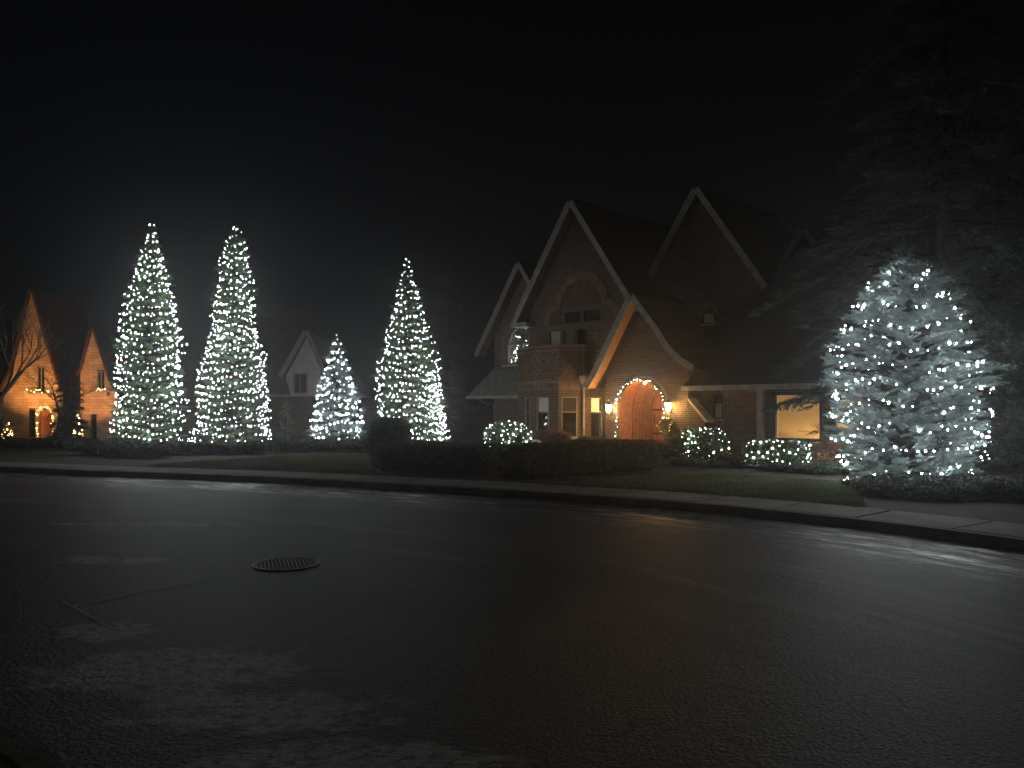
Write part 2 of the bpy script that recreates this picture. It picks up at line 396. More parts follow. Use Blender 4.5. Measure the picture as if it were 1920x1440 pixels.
# ================================================================== THE SETTING
# far kerb: foot of the kerb on the road, left to right (camera at the origin)
KERB = [(-60, 23.5), (-40, 22.3), (-26, 21.3), (-18, 20.5), (-14, 19.7), (-12.0, 19.0), (-10.2, 18.2), (-8.0, 17.5), (-5.25, 16.5), (-3.4, 15.6), (-1.63, 14.7), (0.38, 13.57), (1.6, 12.82),
        (2.82, 11.95), (4.0, 10.85), (4.9, 9.82), (5.75, 8.55), (6.6, 7.0), (7.6, 4.8), (9.0, 1.0), (10.5, -4.0), (12, -12)]
def resample(pts, step):
    pts = [Vector((*p, 0)) for p in pts]
    # Catmull-Rom
    dense = []
    for i in range(len(pts) - 1):
        p0, p1, p2, p3 = pts[max(i - 1, 0)], pts[i], pts[i + 1], pts[min(i + 2, len(pts) - 1)]
        for t in np.linspace(0, 1, 12, endpoint=False):
            dense.append(0.5 * ((2 * p1) + (p2 - p0) * t + (2 * p0 - 5 * p1 + 4 * p2 - p3) * t * t + (3 * p1 - p0 - 3 * p2 + p3) * t ** 3))
    dense.append(pts[-1])
    out = [dense[0]]; acc = 0
    for a, b in zip(dense[:-1], dense[1:]):
        L = (b - a).length
        while acc + L >= step:
            t = (step - acc) / L; a = a.lerp(b, t); out.append(a.copy()); L = (b - a).length; acc = 0
        acc += L
    return out
KC = resample(KERB, 0.30)
def offs(curve, d):
    res = []
    for i, p in enumerate(curve):
        t = (curve[min(i + 1, len(curve) - 1)] - curve[max(i - 1, 0)]).normalized()
        res.append(Vector((p.x + -t.y * d * 1.0, p.y + t.x * d * 1.0, 0)))   # +d = away from the road (house side)
    return res
# ground sheet (garden level) on the house side and road sheet below
g = MB()
inner = offs(KC, 0.10)
far = [Vector((p.x * 14, 400.0 if p.y > -5 else 400, 0)) for p in inner]
gz = 0.10
poly = [(p.x, p.y, gz) for p in inner]
outer_pts = []
c0 = Vector((4.0, 28.0, 0))
for p in inner:
    d = (c0 - p); d.normalize()
    outer_pts.append(p + d * 3)
# lawn and beds: one sheet as a fan of strips going away from the kerb to the horizon
NV = len(inner)
rows = [0.0, 1.1, 3.0, 6.0]
verts = []; faces = []
offs_rows = [offs(KC, 0.10 + r) for r in (0.0, 1.0)]
for row in offs_rows: verts += [(p.x, p.y, gz) for p in row]
fan = [(p.x + (p.x - 4) * 0.2, p.y + 0) for p in offs_rows[1]]
far_row = []
for i, p in enumerate(offs_rows[1]):
    a = math.radians(178 - 176 * i / (NV - 1))
    far_row.append((600 * math.cos(a), 20 + 600 * abs(math.sin(a)) , gz))
verts += far_row
for r in range(2):
    for i in range(NV - 1):
        faces.append((r * NV + i, r * NV + i + 1, (r + 1) * NV + i + 1, (r + 1) * NV + i))
me = bpy.data.meshes.new('ground'); me.from_pydata(verts, [], faces); me.update(); me.materials.append(M_MULCH)
ground = link(bpy.data.objects.new('ground', me)); props(ground, 'dark bare ground and planting beds round the houses', 'ground', kind='structure')

# --- road material
def road_material():
    m = bpy.data.materials.new('asphalt'); m.use_nodes = True; nt = m.node_tree; N = nt.nodes; Lk = nt.links; b = N['Principled BSDF']
    tc = N.new('ShaderNodeTexCoord'); uv = N.new('ShaderNodeUVMap'); uv.uv_map = 'lane'
    def noise(src, scale, detail=6, sx=1, sy=1, off=0):
        mp = N.new('ShaderNodeMapping'); mp.inputs['Scale'].default_value = (sx, sy, 1); mp.inputs['Location'].default_value = (off, off, off)
        Lk.new(src, mp.inputs[0]); n = N.new('ShaderNodeTexNoise'); n.inputs['Scale'].default_value = scale; n.inputs['Detail'].default_value = detail
        n.inputs['Roughness'].default_value = 0.6
        Lk.new(mp.outputs[0], n.inputs['Vector']); return n.outputs['Fac']
    def ramp(v, a, b_, c=0.0, d=1.0):
        r = N.new('ShaderNodeMapRange'); r.interpolation_type = 'SMOOTHSTEP'
        for i, x in enumerate((a, b_, c, d)): r.inputs[i + 1].default_value = x
        Lk.new(v, r.inputs[0]); return r.outputs[0]
    def math_(op, a, b_):
        q = N.new('ShaderNodeMath'); q.operation = op
        for i, x in enumerate((a, b_)):
            if isinstance(x, (int, float)): q.inputs[i].default_value = x
            else: Lk.new(x, q.inputs[i])
        return q.outputs[0]
    O = tc.outputs['Object']; sep = N.new('ShaderNodeSeparateXYZ'); Lk.new(uv.outputs[0], sep.inputs[0]); v = sep.outputs[1]
    # meltwater ice along the gutter
    gut = math_('MULTIPLY', ramp(v, 0.05, 0.15), ramp(v, 2.3, 0.7))
    icen = noise(uv.outputs[0], 1.0, 7, 0.55, 3.2)
    ice = math_('MULTIPLY', math_('MULTIPLY', gut, ramp(icen, 0.44, 0.56)), ramp(noise(uv.outputs[0], 1.0, 9, 2.2, 9.0, 2), 0.40, 0.56))
    # dry salt bands along wheel tracks
    band = noise(uv.outputs[0], 1.0, 6, 0.12, 1.6, 4)
    salt = math_('MULTIPLY', ramp(band, 0.50, 0.72), ramp(v, 6.5, 3.5))
    # frost patches on the near lane
    frost = None
    for (cx, cy, rx, ry) in ((-2.1, 4.7, 1.1, .60), (-1.35, 4.05, 1.0, .35), (-4.2, 8.1, .8, .28), (-5.2, 10.6, 1.8, .25), (-0.7, 3.45, 1.0, .35), (-2.9, 5.5, .5, .3)):
        mp = N.new('ShaderNodeMapping'); mp.vector_type = 'POINT'; mp.inputs['Location'].default_value = (-cx / rx, -cy / ry, 0); mp.inputs['Scale'].default_value = (1 / rx, 1 / ry, 1)
        Lk.new(O, mp.inputs[0]); ln = N.new('ShaderNodeVectorMath'); ln.operation = 'LENGTH'; Lk.new(mp.outputs[0], ln.inputs[0])
        k = ramp(ln.outputs['Value'], 1.15, 0.25); frost = k if frost is None else math_('MAXIMUM', frost, k)
    fn = noise(O, 3.0, 12, 1.0, 1.6, 7)
    frost = math_('MULTIPLY', math_('MULTIPLY', ramp(math_('ADD', fn, math_('MULTIPLY', frost, 0.30)), 0.58, 0.76), ramp(frost, 0, .4)), ramp(noise(O, 13, 8, 1, 1.3, 3), .36, .56, .2, 1))
    grain = noise(O, 48, 3)
    big = noise(O, 0.7, 5)
    mixv = math_('MULTIPLY', ramp(grain, 0.38, 0.68, 0.25, 2.6), ramp(big, 0.3, 0.7, 0.75, 1.25))
    mx = N.new('ShaderNodeMix'); mx.data_type = 'RGBA'; mx.blend_type = 'MULTIPLY'; mx.inputs[0].default_value = 1
    mx.inputs[6].default_value = (0.033, 0.0325, 0.032, 1); Lk.new(mixv, mx.inputs[7])
    def over(base, fac, col):
        q = N.new('ShaderNodeMix'); q.data_type = 'RGBA'; Lk.new(fac, q.inputs[0]); Lk.new(base, q.inputs[6]); q.inputs[7].default_value = (*col, 1); return q.outputs[2]
    c = over(mx.outputs[2], math_('MULTIPLY', salt, .6), (0.17, 0.175, 0.18))
    c = over(c, math_('MULTIPLY', frost, .85), (0.42, 0.43, 0.43))
    c = over(c, math_('MULTIPLY', ice, .7), (0.26, 0.27, 0.29))
    # hairline cracks: warped cell edges, darker than the surface
    wv = N.new('ShaderNodeTexNoise'); wv.inputs['Scale'].default_value = 1.3; wv.inputs['Detail'].default_value = 5; Lk.new(O, wv.inputs['Vector'])
    ad = N.new('ShaderNodeVectorMath'); ad.operation = 'ADD'; Lk.new(O, ad.inputs[0]); Lk.new(wv.outputs['Color'], ad.inputs[1])
    vo = N.new('ShaderNodeTexVoronoi'); vo.feature = 'DISTANCE_TO_EDGE'; vo.inputs['Scale'].default_value = 0.42; Lk.new(ad.outputs[0], vo.inputs['Vector'])
    crack = math_('MULTIPLY', ramp(vo.outputs['Distance'], 0.008, 0.003), ramp(noise(O, .5, 3, 1, 1, 9), .45, .6))
    c = over(c, math_('MULTIPLY', crack, .8), (0.012, 0.012, 0.012))
    Lk.new(c, b.inputs['Base Color'])
    ro = math_('SUBTRACT', 0.64, math_('MULTIPLY', ice, 0.24)); Lk.new(ro, b.inputs['Roughness'])
    b.inputs['Specular IOR Level'].default_value = 0.36
    bp = N.new('ShaderNodeBump'); bp.inputs['Distance'].default_value = 0.012
    Lk.new(math_('SUBTRACT', 0.9, math_('MULTIPLY', ice, 0.7)), bp.inputs['Strength'])
    Lk.new(math_('ADD', noise(O, 38, 4), math_('MULTIPLY', noise(O, 9, 4), 0.8)), bp.inputs['Height']); Lk.new(bp.outputs[0], b.inputs['Normal'])
    return m
M_ROAD = road_material()
vs = [0, .08, .2, .4, .7, 1.0, 1.5, 2.2, 3, 4, 5.5, 7, 9, 12, 20]
rv, ru, rf = [], [], []
# the road sheet is flat; "lane" UVs hold metres along and metres out from the far kerb
nx, ny = 96, 96
xs = np.concatenate([np.linspace(-60, -16, 12), np.linspace(-15, 13, 72), np.linspace(14, 60, 12)]); ys = np.concatenate([np.linspace(-30, -1, 10), np.linspace(-.5, 26, 74), np.linspace(27, 60, 12)])
kc2 = np.array([[p.x, p.y] for p in KC])
cum = np.arange(len(kc2)) * 0.30
def lane_uv(x, y):
    d2 = (kc2[:, 0] - x) ** 2 + (kc2[:, 1] - y) ** 2; i = int(np.argmin(d2))
    j = min(max(i, 1), len(kc2) - 2); t = kc2[j + 1] - kc2[j - 1]; t = t / np.linalg.norm(t); dlt = np.array([x, y]) - kc2[i]
    s = -(dlt[0] * -t[1] + dlt[1] * t[0])
    return (cum[i] + dlt @ t, math.copysign(math.sqrt(d2[i]), s))
for y in ys:
    for x in xs: rv.append((x, y, 0.0)); ru.append(lane_uv(x, y))
W = len(xs)
for j in range(len(ys) - 1):
    for i in range(W - 1): rf.append((j * W + i, j * W + i + 1, (j + 1) * W + i + 1, (j + 1) * W + i))
me = bpy.data.meshes.new('road'); me.from_pydata(rv, [], rf); me.update()
ul = me.uv_layers.new(name='lane'); li = np.zeros(len(me.loops), dtype=np.int32); me.loops.foreach_get('vertex_index', li)
ul.data.foreach_set('uv', np.array(ru, dtype=np.float32)[li].ravel()); me.materials.append(M_ROAD)
road = link(bpy.data.objects.new('road', me)); props(road, 'dark frosty asphalt road curving past the gardens', 'road', kind='structure')

# --- seam lines
def gp(px, py, z=0.0):
    Y = (1.6 - z) * 1442 / (py - 765); return ((px - 960) / 1442 * Y, Y)
sm = mat('seam_filler', (0.34, 0.35, 0.35), 0.7, 0.5, 30, 0.4, 60)
def seam(pxs, w, label):
    P = [gp(*q) for q in pxs]; mb = MB(); rng = random.Random(3)
    D = []
    for a, b in zip(P[:-1], P[1:]):
        n = max(2, int(math.dist(a, b) / .05))
        D += [(a[0] + (b[0] - a[0]) * t / n + rng.uniform(-.006, .006), a[1] + (b[1] - a[1]) * t / n + rng.uniform(-.006, .006)) for t in range(n)]
    for a, b in zip(D[:-1], D[1:]):
        w1 = w * rng.uniform(.4, 1.2); dx, dy = b[0] - a[0], b[1] - a[1]; L = math.hypot(dx, dy) or 1; nx_, ny_ = -dy / L * w1, dx / L * w1
        mb.quad((a[0] - nx_, a[1] - ny_, .008), (b[0] - nx_, b[1] - ny_, .008), (b[0] + nx_, b[1] + ny_, .008), (a[0] + nx_, a[1] + ny_, .008))
    props(mb.build('road_seam', sm), label, 'road seam', kind='structure')
seam([(140, 1138), (250, 1113), (330, 1098), (392, 1090)], 0.014, 'long pale seam in the asphalt pointing at the manhole')
seam([(118, 1128), (160, 1152), (210, 1180)], 0.008, 'short pale seam crossing the end of the long seam')

# --- kerb, sidewalk slabs
def strip(mb, c, d0, d1, z0, z1):
    a, b = offs(c, d0), offs(c, d1)
    for i in range(len(c) - 1):
        mb.hexa([(a[i].x, a[i].y, z0), (a[i + 1].x, a[i + 1].y, z0), (b[i + 1].x, b[i + 1].y, z0), (b[i].x, b[i].y, z0),
                 (a[i].x, a[i].y, z1), (a[i + 1].x, a[i + 1].y, z1), (b[i + 1].x, b[i + 1].y, z1), (b[i].x, b[i].y, z1)])
kb = props(link(bpy.data.objects.new('kerb', None)), 'low concrete kerb along the far side of the road', 'kerb', kind='structure')
walk = props(link(bpy.data.objects.new('sidewalk', None)), 'concrete slab sidewalk beside the road kerb', 'sidewalk', kind='structure')
i = 0
while i + 10 < len(KC):
    seg = KC[i:i + 11]
    # shrink ends for an open joint
    k = [p.copy() for p in seg]; k[0] = k[0].lerp(k[1], .02); k[-1] = k[-1].lerp(k[-2], .02)
    mb = MB(); a, b = offs(k, 0.0), offs(k, 0.145)
    a2 = offs(k, 0.025)
    for q in range(len(k) - 1):
        pr = [(a[q], -.05), (a2[q], .12), (b[q], .125), (b[q], -.05)]; nx2 = [(a[q + 1], -.05), (a2[q + 1], .12), (b[q + 1], .125), (b[q + 1], -.05)]
        mb.hexa([(p.x, p.y, z) for p, z in pr] + [(p.x, p.y, z) for p, z in nx2])
    mb.build('kerb_stone', M_CURB, kb)
    i += 10
i = 0
while i + 4 < len(KC):
    k = [p.copy() for p in KC[i:i + 5]]; k[0] = k[0].lerp(k[1], .05); k[-1] = k[-1].lerp(k[-2], .05)
    mb = MB(); dz = random.uniform(-.004, .004)
    a, b = offs(k, 0.155), offs(k, 1.25)
    n = len(a); V = [(p.x, p.y, .0) for p in a] + [(p.x, p.y, .0) for p in b] + [(p.x, p.y, .128 + dz) for p in a] + [(p.x, p.y, .128 + dz) for p in b]
    F = []
    for q in range(n - 1):
        F += [(2 * n + q, 2 * n + q + 1, 3 * n + q + 1, 3 * n + q), (q, q + 1, 2 * n + q + 1, 2 * n + q), (n + q + 1, n + q, 3 * n + q, 3 * n + q + 1)]
    F += [(0, 2 * n, 3 * n, n), (n - 1, 2 * n - 1, 4 * n - 1, 3 * n - 1)]
    mb.add(V, F); mb.build('slab', M_CONC, walk)
    i += 4
mb = MB(); strip(mb, KC, 0.15, 1.26, -.05, 0.112); mb.build('joint_bed', M_MULCH, walk)

# near corner of kerb at the viewer's feet
nk = [gp(-120, 1330), gp(20, 1385), gp(95, 1428), gp(160, 1500), gp(200, 1600)]
mb = MB(); cur = [Vector((*p, 0)) for p in nk]; strip(mb, cur, 0.0, -0.14, -.03, .05)
props(mb.build('near_kerb', M_CURB), 'worn kerb corner edging the verge opposite the houses', 'kerb', kind='structure')
mb = MB(); vv = offs(cur, -0.14); mb.v = [(p.x, p.y, .045) for p in vv] + [(-9, .3, .045), (-9, 4.6, .045)]; mb.f = [tuple(range(len(mb.v)))[::-1]]
props(mb.build('near_verge', M_SOIL), 'patch of grass verge behind the worn kerb corner', 'verge', kind='structure')

# --- lawns (sheets above the ground) and grass
def lawn(name, pxs, label, nblades, seed):
    rng = np.random.default_rng(seed)
    P = np.array([gp(x, y, .13) for x, y in pxs])
    mb = MB(); mb.v = [(x, y, .125) for x, y in P]; mb.f = [tuple(range(len(P)))]
    o = mb.build(name, M_SOIL); bpy_fix(o); props(o, label, 'lawn', kind='structure')
    lo, hi = P.min(0), P.max(0); pts = []
    q = lo + rng.random((nblades * 3, 2)) * (hi - lo); ins = np.zeros(len(q), bool)
    for i in range(len(P)):
        a, b = P[i], P[(i + 1) % len(P)]
        c = ((a[1] > q[:, 1]) != (b[1] > q[:, 1])) & (q[:, 0] < (b[0] - a[0]) * (q[:, 1] - a[1]) / (b[1] - a[1] + 1e-12) + a[0]); ins ^= c
    q = q[ins][:nblades]; n = len(q)
    a = rng.random(n) * 6.28; w = .008; h = .03 + .03 * rng.random(n)
    dx, dy = np.cos(a) * w, np.sin(a) * w; l = rng.normal(0, .02, (n, 2))
    V = np.stack([np.stack([q[:, 0] - dx, q[:, 1] - dy, np.full(n, .124)], 1), np.stack([q[:, 0] + dx, q[:, 1] + dy, np.full(n, .124)], 1),
                  np.stack([q[:, 0] + l[:, 0], q[:, 1] + l[:, 1], .124 + h], 1)], 1).reshape(-1, 3)
    gobj = np_mesh('grass', V, np.arange(3 * n, dtype=np.int32).reshape(-1, 3), M_GRASS)
    props(gobj, 'short mown grass blades on the ' + label, 'grass', kind='stuff')
def bpy_fix(o):
    if o.data.polygons[0].normal.z < 0: o.data.flip_normals()
lawn('lawn', [(268, 873), (420, 862), (560, 854), (695, 850), (705, 892), (560, 885), (400, 878)], 'lawn below the tall lit trees', 30000, 1)
lawn('lawn', [(1010, 907), (1130, 900), (1215, 890), (1290, 886), (1400, 892), (1500, 898), (1600, 903), (1625, 952), (1480, 938), (1300, 923), (1150, 913)], 'lawn in front of the brick house', 40000, 2)

# --- manhole
mx_, my_ = gp(537, 1058)
mh = empty('manhole_cover', (mx_, my_, 0.004), 0.35, 'round cast iron manhole cover with studded pattern set in the road', 'manhole cover')
mb = MB(); k = 48
for r0, r1, z in ((.318, .335, .007),):
    for j in range(k):
        t0, t1 = 2 * math.pi * j / k, 2 * math.pi * (j + 1) / k; c, s_, c1, s1 = math.cos(t0), math.sin(t0), math.cos(t1), math.sin(t1)
        mb.hexa([(r0 * c, r0 * s_, 0), (r1 * c, r1 * s_, 0), (r1 * c1, r1 * s1, 0), (r0 * c1, r0 * s1, 0), (r0 * c, r0 * s_, z), (r1 * c, r1 * s_, z), (r1 * c1, r1 * s1, z), (r0 * c1, r0 * s1, z)])
mat('worn_iron', (0.13, 0.13, 0.13), 0.6, .3, 20, metal=.3); mb.build('frame_ring', mat('polished_rim', (0.34, 0.34, 0.33), 0.55, .5, 14), mh)
mb = MB(); mb.lathe([(.314, 0), (.314, .003), (.308, .004)], 48); mb.build('lid', M_IRON, mh)
mb = MB()
for a in range(-7, 8):
    for b_ in range(-7, 8):
        x, y = a * .038, b_ * .038 + (a % 2) * .019
        if x * x + y * y < .285 ** 2: mb.box(x - .013, x + .013, y - .006, y + .006, .004, .007)
o = mb.build('stud_pattern', MATS['worn_iron'], mh); o['kind'] = 'stuff'

# ================================================================== BRICK HOUSE
# local x runs along the facade, local y into the house, z up
HO = (4.76, 28.0, 0.0); HROT = -R(45)
house = empty('brick_house', HO, HROT, 'steep gabled brick house with arched porch and round balcony bay', 'house')
CH, BL, BW = 0.076, 0.235, 0.017
def intervals(poly, z):
    xs = []
    n = len(poly)
    for i in range(n):
        (x0, z0), (x1, z1) = poly[i], poly[(i + 1) % n]
        if (z0 > z) != (z1 > z): xs.append(x0 + (z - z0) / (z1 - z0) * (x1 - x0))
    xs.sort(); return [(xs[i], xs[i + 1]) for i in range(0, len(xs) - 1, 2)]
def subtract(iv, cut):
    out = []
    for a, b in iv:
        segs = [(a, b)]
        for c, d in cut:
            ns = []
            for p, q in segs:
                if d <= p or c >= q: ns.append((p, q)); continue
                if c > p: ns.append((p, c))
                if d < q: ns.append((d, q))
            segs = ns
        out += segs
    return out
def arch_poly(cx, hw, zb, zs, n=18):
    return [(cx - hw, zb), (cx + hw, zb)] + [(cx + hw * math.cos(math.pi * i / n), zs + hw * math.sin(math.pi * i / n)) for i in range(n + 1)]
def rect(x0, x1, z0, z1): return [(x0, z0), (x1, z0), (x1, z1), (x0, z1)]
def brick_wall(parent, poly, holes, org=(0, 0), direc=(1, 0), brick=M_BRICK, seed=0, depth=0.012, name='wall', thick=0.25, course=CH, length=BL):
    """poly in (s,z); s runs along direc from org. front faces along (dy,-dx)."""
    rng = random.Random(seed); dx, dy = direc; nx_, ny_ = dy, -dx
    P = lambda s, z, o: (org[0] + dx * s + nx_ * o, org[1] + dy * s + ny_ * o, z)
    zmin = min(p[1] for p in poly); zmax = max(p[1] for p in poly)
    bb, mm = MB(), MB(); z = zmin; row = 0
    while z < zmax - 0.01:
        h = min(course, zmax - z); zm = z + h / 2
        iv = intervals(poly, zm); cut = []
        for hpoly in holes: cut += intervals(hpoly, zm)
        for a, b in subtract(iv, cut):
            if b - a < 0.015: continue
            mm.hexa([P(a, z, -thick), P(b, z, -thick), P(b, z, 0), P(a, z, 0), P(a, z + h, -thick), P(b, z + h, -thick), P(b, z + h, 0), P(a, z + h, 0)][0:8])
            s = math.floor(a / length) * length + (length / 2 if row % 2 else 0) - length
            while s < b:
                s0, s1 = max(a, s + BW / 2), min(b, s + length - BW / 2)
                if s1 - s0 > 0.02:
                    d = depth * rng.uniform(.6, 1.25); z0, z1 = z + BW / 2, z + h - BW / 2
                    bb.add([P(s0, z0, d), P(s1, z0, d), P(s1, z1, d), P(s0, z1, d), P(s0, z0, 0), P(s1, z0, 0), P(s1, z1, 0), P(s0, z1, 0)],
                           [(0, 1, 2, 3), (0, 4, 5, 1), (1, 5, 6, 2), (2, 6, 7, 3), (3, 7, 4, 0)])
                s += length
        z += h; row += 1
    w = mm.build(name, M_MORTAR, parent)
    b = bb.build('brick_courses', brick, w, kind='stuff')
    return w
def ring(mb, cx, cz, r0, r1, a0, a1, y0, y1, n, gap=0.012, org=None):
    for i in range(n):
        g_ = gap / r1
        t0, t1 = a0 + (a1 - a0) * i / n + g_ / 2, a0 + (a1 - a0) * (i + 1) / n - g_ / 2
        p = [(r0, t0), (r1, t0), (r1, t1), (r0, t1)]
        q = [(cx + r * math.cos(t), cz + r * math.sin(t)) for r, t in p]
        mb.hexa([(x, y0, z) for x, z in q] + [(x, y1, z) for x, z in q])
def gable(parent, prof, y0, y1, wall_y, rake_w=0.20, th=0.10, roofmat=M_ROOF, soffit=None, trim=M_TRIM):
    soffit = soffit or mat('unlit_soffit', (0.085, 0.052, 0.036), .7, .2, 5, .2, 20)  # non-porch soffits: missing lantern light put into a darker brown
    """prof: (x,z) left eave .. apex .. right eave on the roof's underside"""
    ap = max(range(len(prof)), key=lambda i: prof[i][1])
    mb = MB()
    for (xa, za), (xb, zb) in zip(prof[:-1], prof[1:]):
        L = math.hypot(xb - xa, zb - za); nx_, nz_ = -(zb - za) / L * th, (xb - xa) / L * th
        mb.hexa([(xa, y0, za), (xb, y0, zb), (xb, y1, zb), (xa, y1, za), (xa + nx_, y0, za + nz_), (xb + nx_, y0, zb + nz_), (xb + nx_, y1, zb + nz_), (xa + nx_, y1, za + nz_)])
    mb.box(prof[ap][0] - .09, prof[ap][0] + .09, y0 + .02, y1, prof[ap][1] + th * .9, prof[ap][1] + th * 1.75)
    rf_ = mb.build('roof', roofmat, parent)
    for sidepts in (prof[:ap + 1], prof[ap:]):
        mb = MB()
        for (xa, za), (xb, zb) in zip(sidepts[:-1], sidepts[1:]):
            L = math.hypot(xb - xa, zb - za); ex, ez = (xb - xa) / L, (zb - za) / L; ox, oz = -ez, ex
            q = [(xa - ox * rake_w * .42, za - oz * rake_w * .42), (xb - ox * rake_w * .42, zb - oz * rake_w * .42), (xb + ox * (th + .02), zb + oz * (th + .02)), (xa + ox * (th + .02), za + oz * (th + .02))]
            mb.hexa([(x, y0 - .05, z) for x, z in q] + [(x, y0 + .0, z) for x, z in q])
            q2 = [(xa + ox * (th - .05), za + oz * (th - .05)), (xb + ox * (th - .05), zb + oz * (th - .05)), (xb + ox * (th + .05), zb + oz * (th + .05)), (xa + ox * (th + .05), za + oz * (th + .05))]
            mb.hexa([(x, y0 - .085, z) for x, z in q2] + [(x, y0 - .052, z) for x, z in q2])
        mb.build('rake_board', trim, parent)
        mb = MB()
        for (xa, za), (xb, zb) in zip(sidepts[:-1], sidepts[1:]):
            L = math.hypot(xb - xa, zb - za); ox, oz = -(zb - za) / L, (xb - xa) / L
            mb.hexa([(xa - ox * .03, y0 + .003, za - oz * .03), (xb - ox * .03, y0 + .003, zb - oz * .03), (xb - ox * .03, wall_y - .02, zb - oz * .03), (xa - ox * .03, wall_y - .02, za - oz * .03),
                     (xa - ox * .004, y0 + .003, za - oz * .004), (xb - ox * .004, y0 + .003, zb - oz * .004), (xb - ox * .004, wall_y - .02, zb - oz * .004), (xa - ox * .004, wall_y - .02, za - oz * .004)])
        mb.build('soffit', soffit, parent)
    return rf_
def window(parent, x0, x1, z0, z1, splits=(), org=(0, 0), direc=(1, 0), frame=M_TRIM, fw=0.05, panes=None, sill=True, recess=0.07, vsplits=()):
    """frame with recessed panes; splits: z heights of cross bars; panes: materials bottom to top"""
    dx, dy = direc; nx_, ny_ = dy, -dx
    def bx(mb, a, b, c, d, o0, o1):
        P = lambda s, z, o: (org[0] + dx * s + nx_ * o, org[1] + dy * s + ny_ * o, z)
        mb.hexa([P(a, c, o0), P(b, c, o0), P(b, c, o1), P(a, c, o1), P(a, d, o0), P(b, d, o0), P(b, d, o1), P(a, d, o1)])
    mb = MB()
    bx(mb, x0, x0 + fw, z0, z1, -.14, .02); bx(mb, x1 - fw, x1, z0, z1, -.14, .02)
    bx(mb, x0 + fw, x1 - fw, z1 - fw, z1, -.14, .018); bx(mb, x0 + fw, x1 - fw, z0, z0 + fw, -.14, .018)
    for s in splits: bx(mb, x0 + fw, x1 - fw, s - fw / 2, s + fw / 2, -.13, .012)
    for s in vsplits: bx(mb, s - fw * .4, s + fw * .4, z0 + fw, z1 - fw, -.125, .008)
    w = mb.build('window', frame, parent)
    hs = [z0 + fw] + list(splits) + [z1 - fw]; vs_ = [x0 + fw] + list(vsplits) + [x1 - fw]
    for i in range(len(hs) - 1):
        for j in range(len(vs_) - 1):
            mb = MB(); bx(mb, vs_[j], vs_[j + 1], hs[i], hs[i + 1], -recess - .012, -recess)
            mb.build('pane', (panes[i] if panes else M_GLASS), w)
    if sill:
        mb = MB(); bx(mb, x0 - .05, x1 + .05, z0 - .07, z0 - .002, -.1, .07); mb.build('sill', M_STONE, w)
    return w

# ---- porch: front wall with the arch
APEX = (-0.14, 5.55)
prof_p = [(-2.22, 2.37), (-1.75, 2.98), (-0.14, 5.60), (0.80, 4.48), (1.354, 3.70), (1.89, 3.20), (2.41, 2.90)]
wallp = [(-1.67, 0), (1.9, 0), (1.9, 3.24), (1.354, 3.76), (0.80, 4.54), (-0.14, 5.66), (-1.67, 3.17)]
AC, AR, ASZ = -0.02, 1.02, 1.60
brick_wall(house, wallp, [arch_poly(AC, AR + .10, 0, ASZ)], seed=1, name='porch_wall', thick=.3)
gable(house, prof_p, -0.50, 4.0, 0.0, 0.20, soffit=M_SOFFIT)
# porch side walls
brick_wall(house, [(0, 0), (2.6, 0), (2.6, 3.1), (0, 3.1)], [], org=(1.9 - .012, 0.012), direc=(0, 1), seed=2, name='porch_side_wall')
mb = MB(); mb.box(-1.67, -1.40, .31, .62, 0, 3.1); mb.build('porch_return', M_BRICK, house)
# the stepped arch: orders of brick going in
def arch_order(mbk, mbm, rin, rout, y0, y1, nd, zbase=0.13, grv=0.0):
    n = int((rout - 0.0) * math.pi / 0.082)
    for d in range(nd):
        ya, yb = y0 + (y1 - y0) * d / nd, y0 + (y1 - y0) * (d + 1) / nd - (.008 if nd > 1 else 0)
        ring(mbk, AC, ASZ, rin, rout - grv, 0, math.pi, ya, yb, n, 0.018)
        z = zbase
        while z < ASZ - .01:
            z1 = min(z + CH, ASZ)
            for s in (-1, 1):
                a, b = sorted((AC + s * rin, AC + s * (rout - grv))); mbk.box(a, b, ya, yb, z + .008, z1 - .008)
            z += CH
    # mortar body just behind the brick faces
    e = .007; ef = .007 if grv == 0 else .045
    ring(mbm, AC, ASZ, rin + e, rout + .03, 0, math.pi, y0 + ef, y1 + .02, 24, 0)
    for s in (-1, 1):
        a, b = sorted((AC + s * (rin + e), AC + s * (rout + .03))); mbm.box(a, b, y0 + ef, y1 + .02, 0, ASZ)
ro = MB(); mo = MB()
arch_order(ro, mo, AR, AR + .115, -0.03, 0.76, 6)
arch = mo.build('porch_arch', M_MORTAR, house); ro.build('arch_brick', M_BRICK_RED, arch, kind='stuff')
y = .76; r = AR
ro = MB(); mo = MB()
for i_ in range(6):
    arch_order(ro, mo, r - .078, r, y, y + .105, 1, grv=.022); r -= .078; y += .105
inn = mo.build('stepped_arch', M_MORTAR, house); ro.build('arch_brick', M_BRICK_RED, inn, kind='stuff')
DR, DY = r, y        # door radius / depth
mb = MB(); mb.box(AC - 1.3, AC + 1.3, .02, 1.54, 0.0, .135); mb.box(AC - 1.5, AC + 1.5, -.35, .018, 0, .10); mb.build('porch_floor', M_STONE, house)
# ceiling and cheeks closing the porch throat
mb = MB(); mb.box(-1.66, 1.88, 1.55, 1.65, 0, 3.0); mb.build('back_wall', M_MORTAR, house)
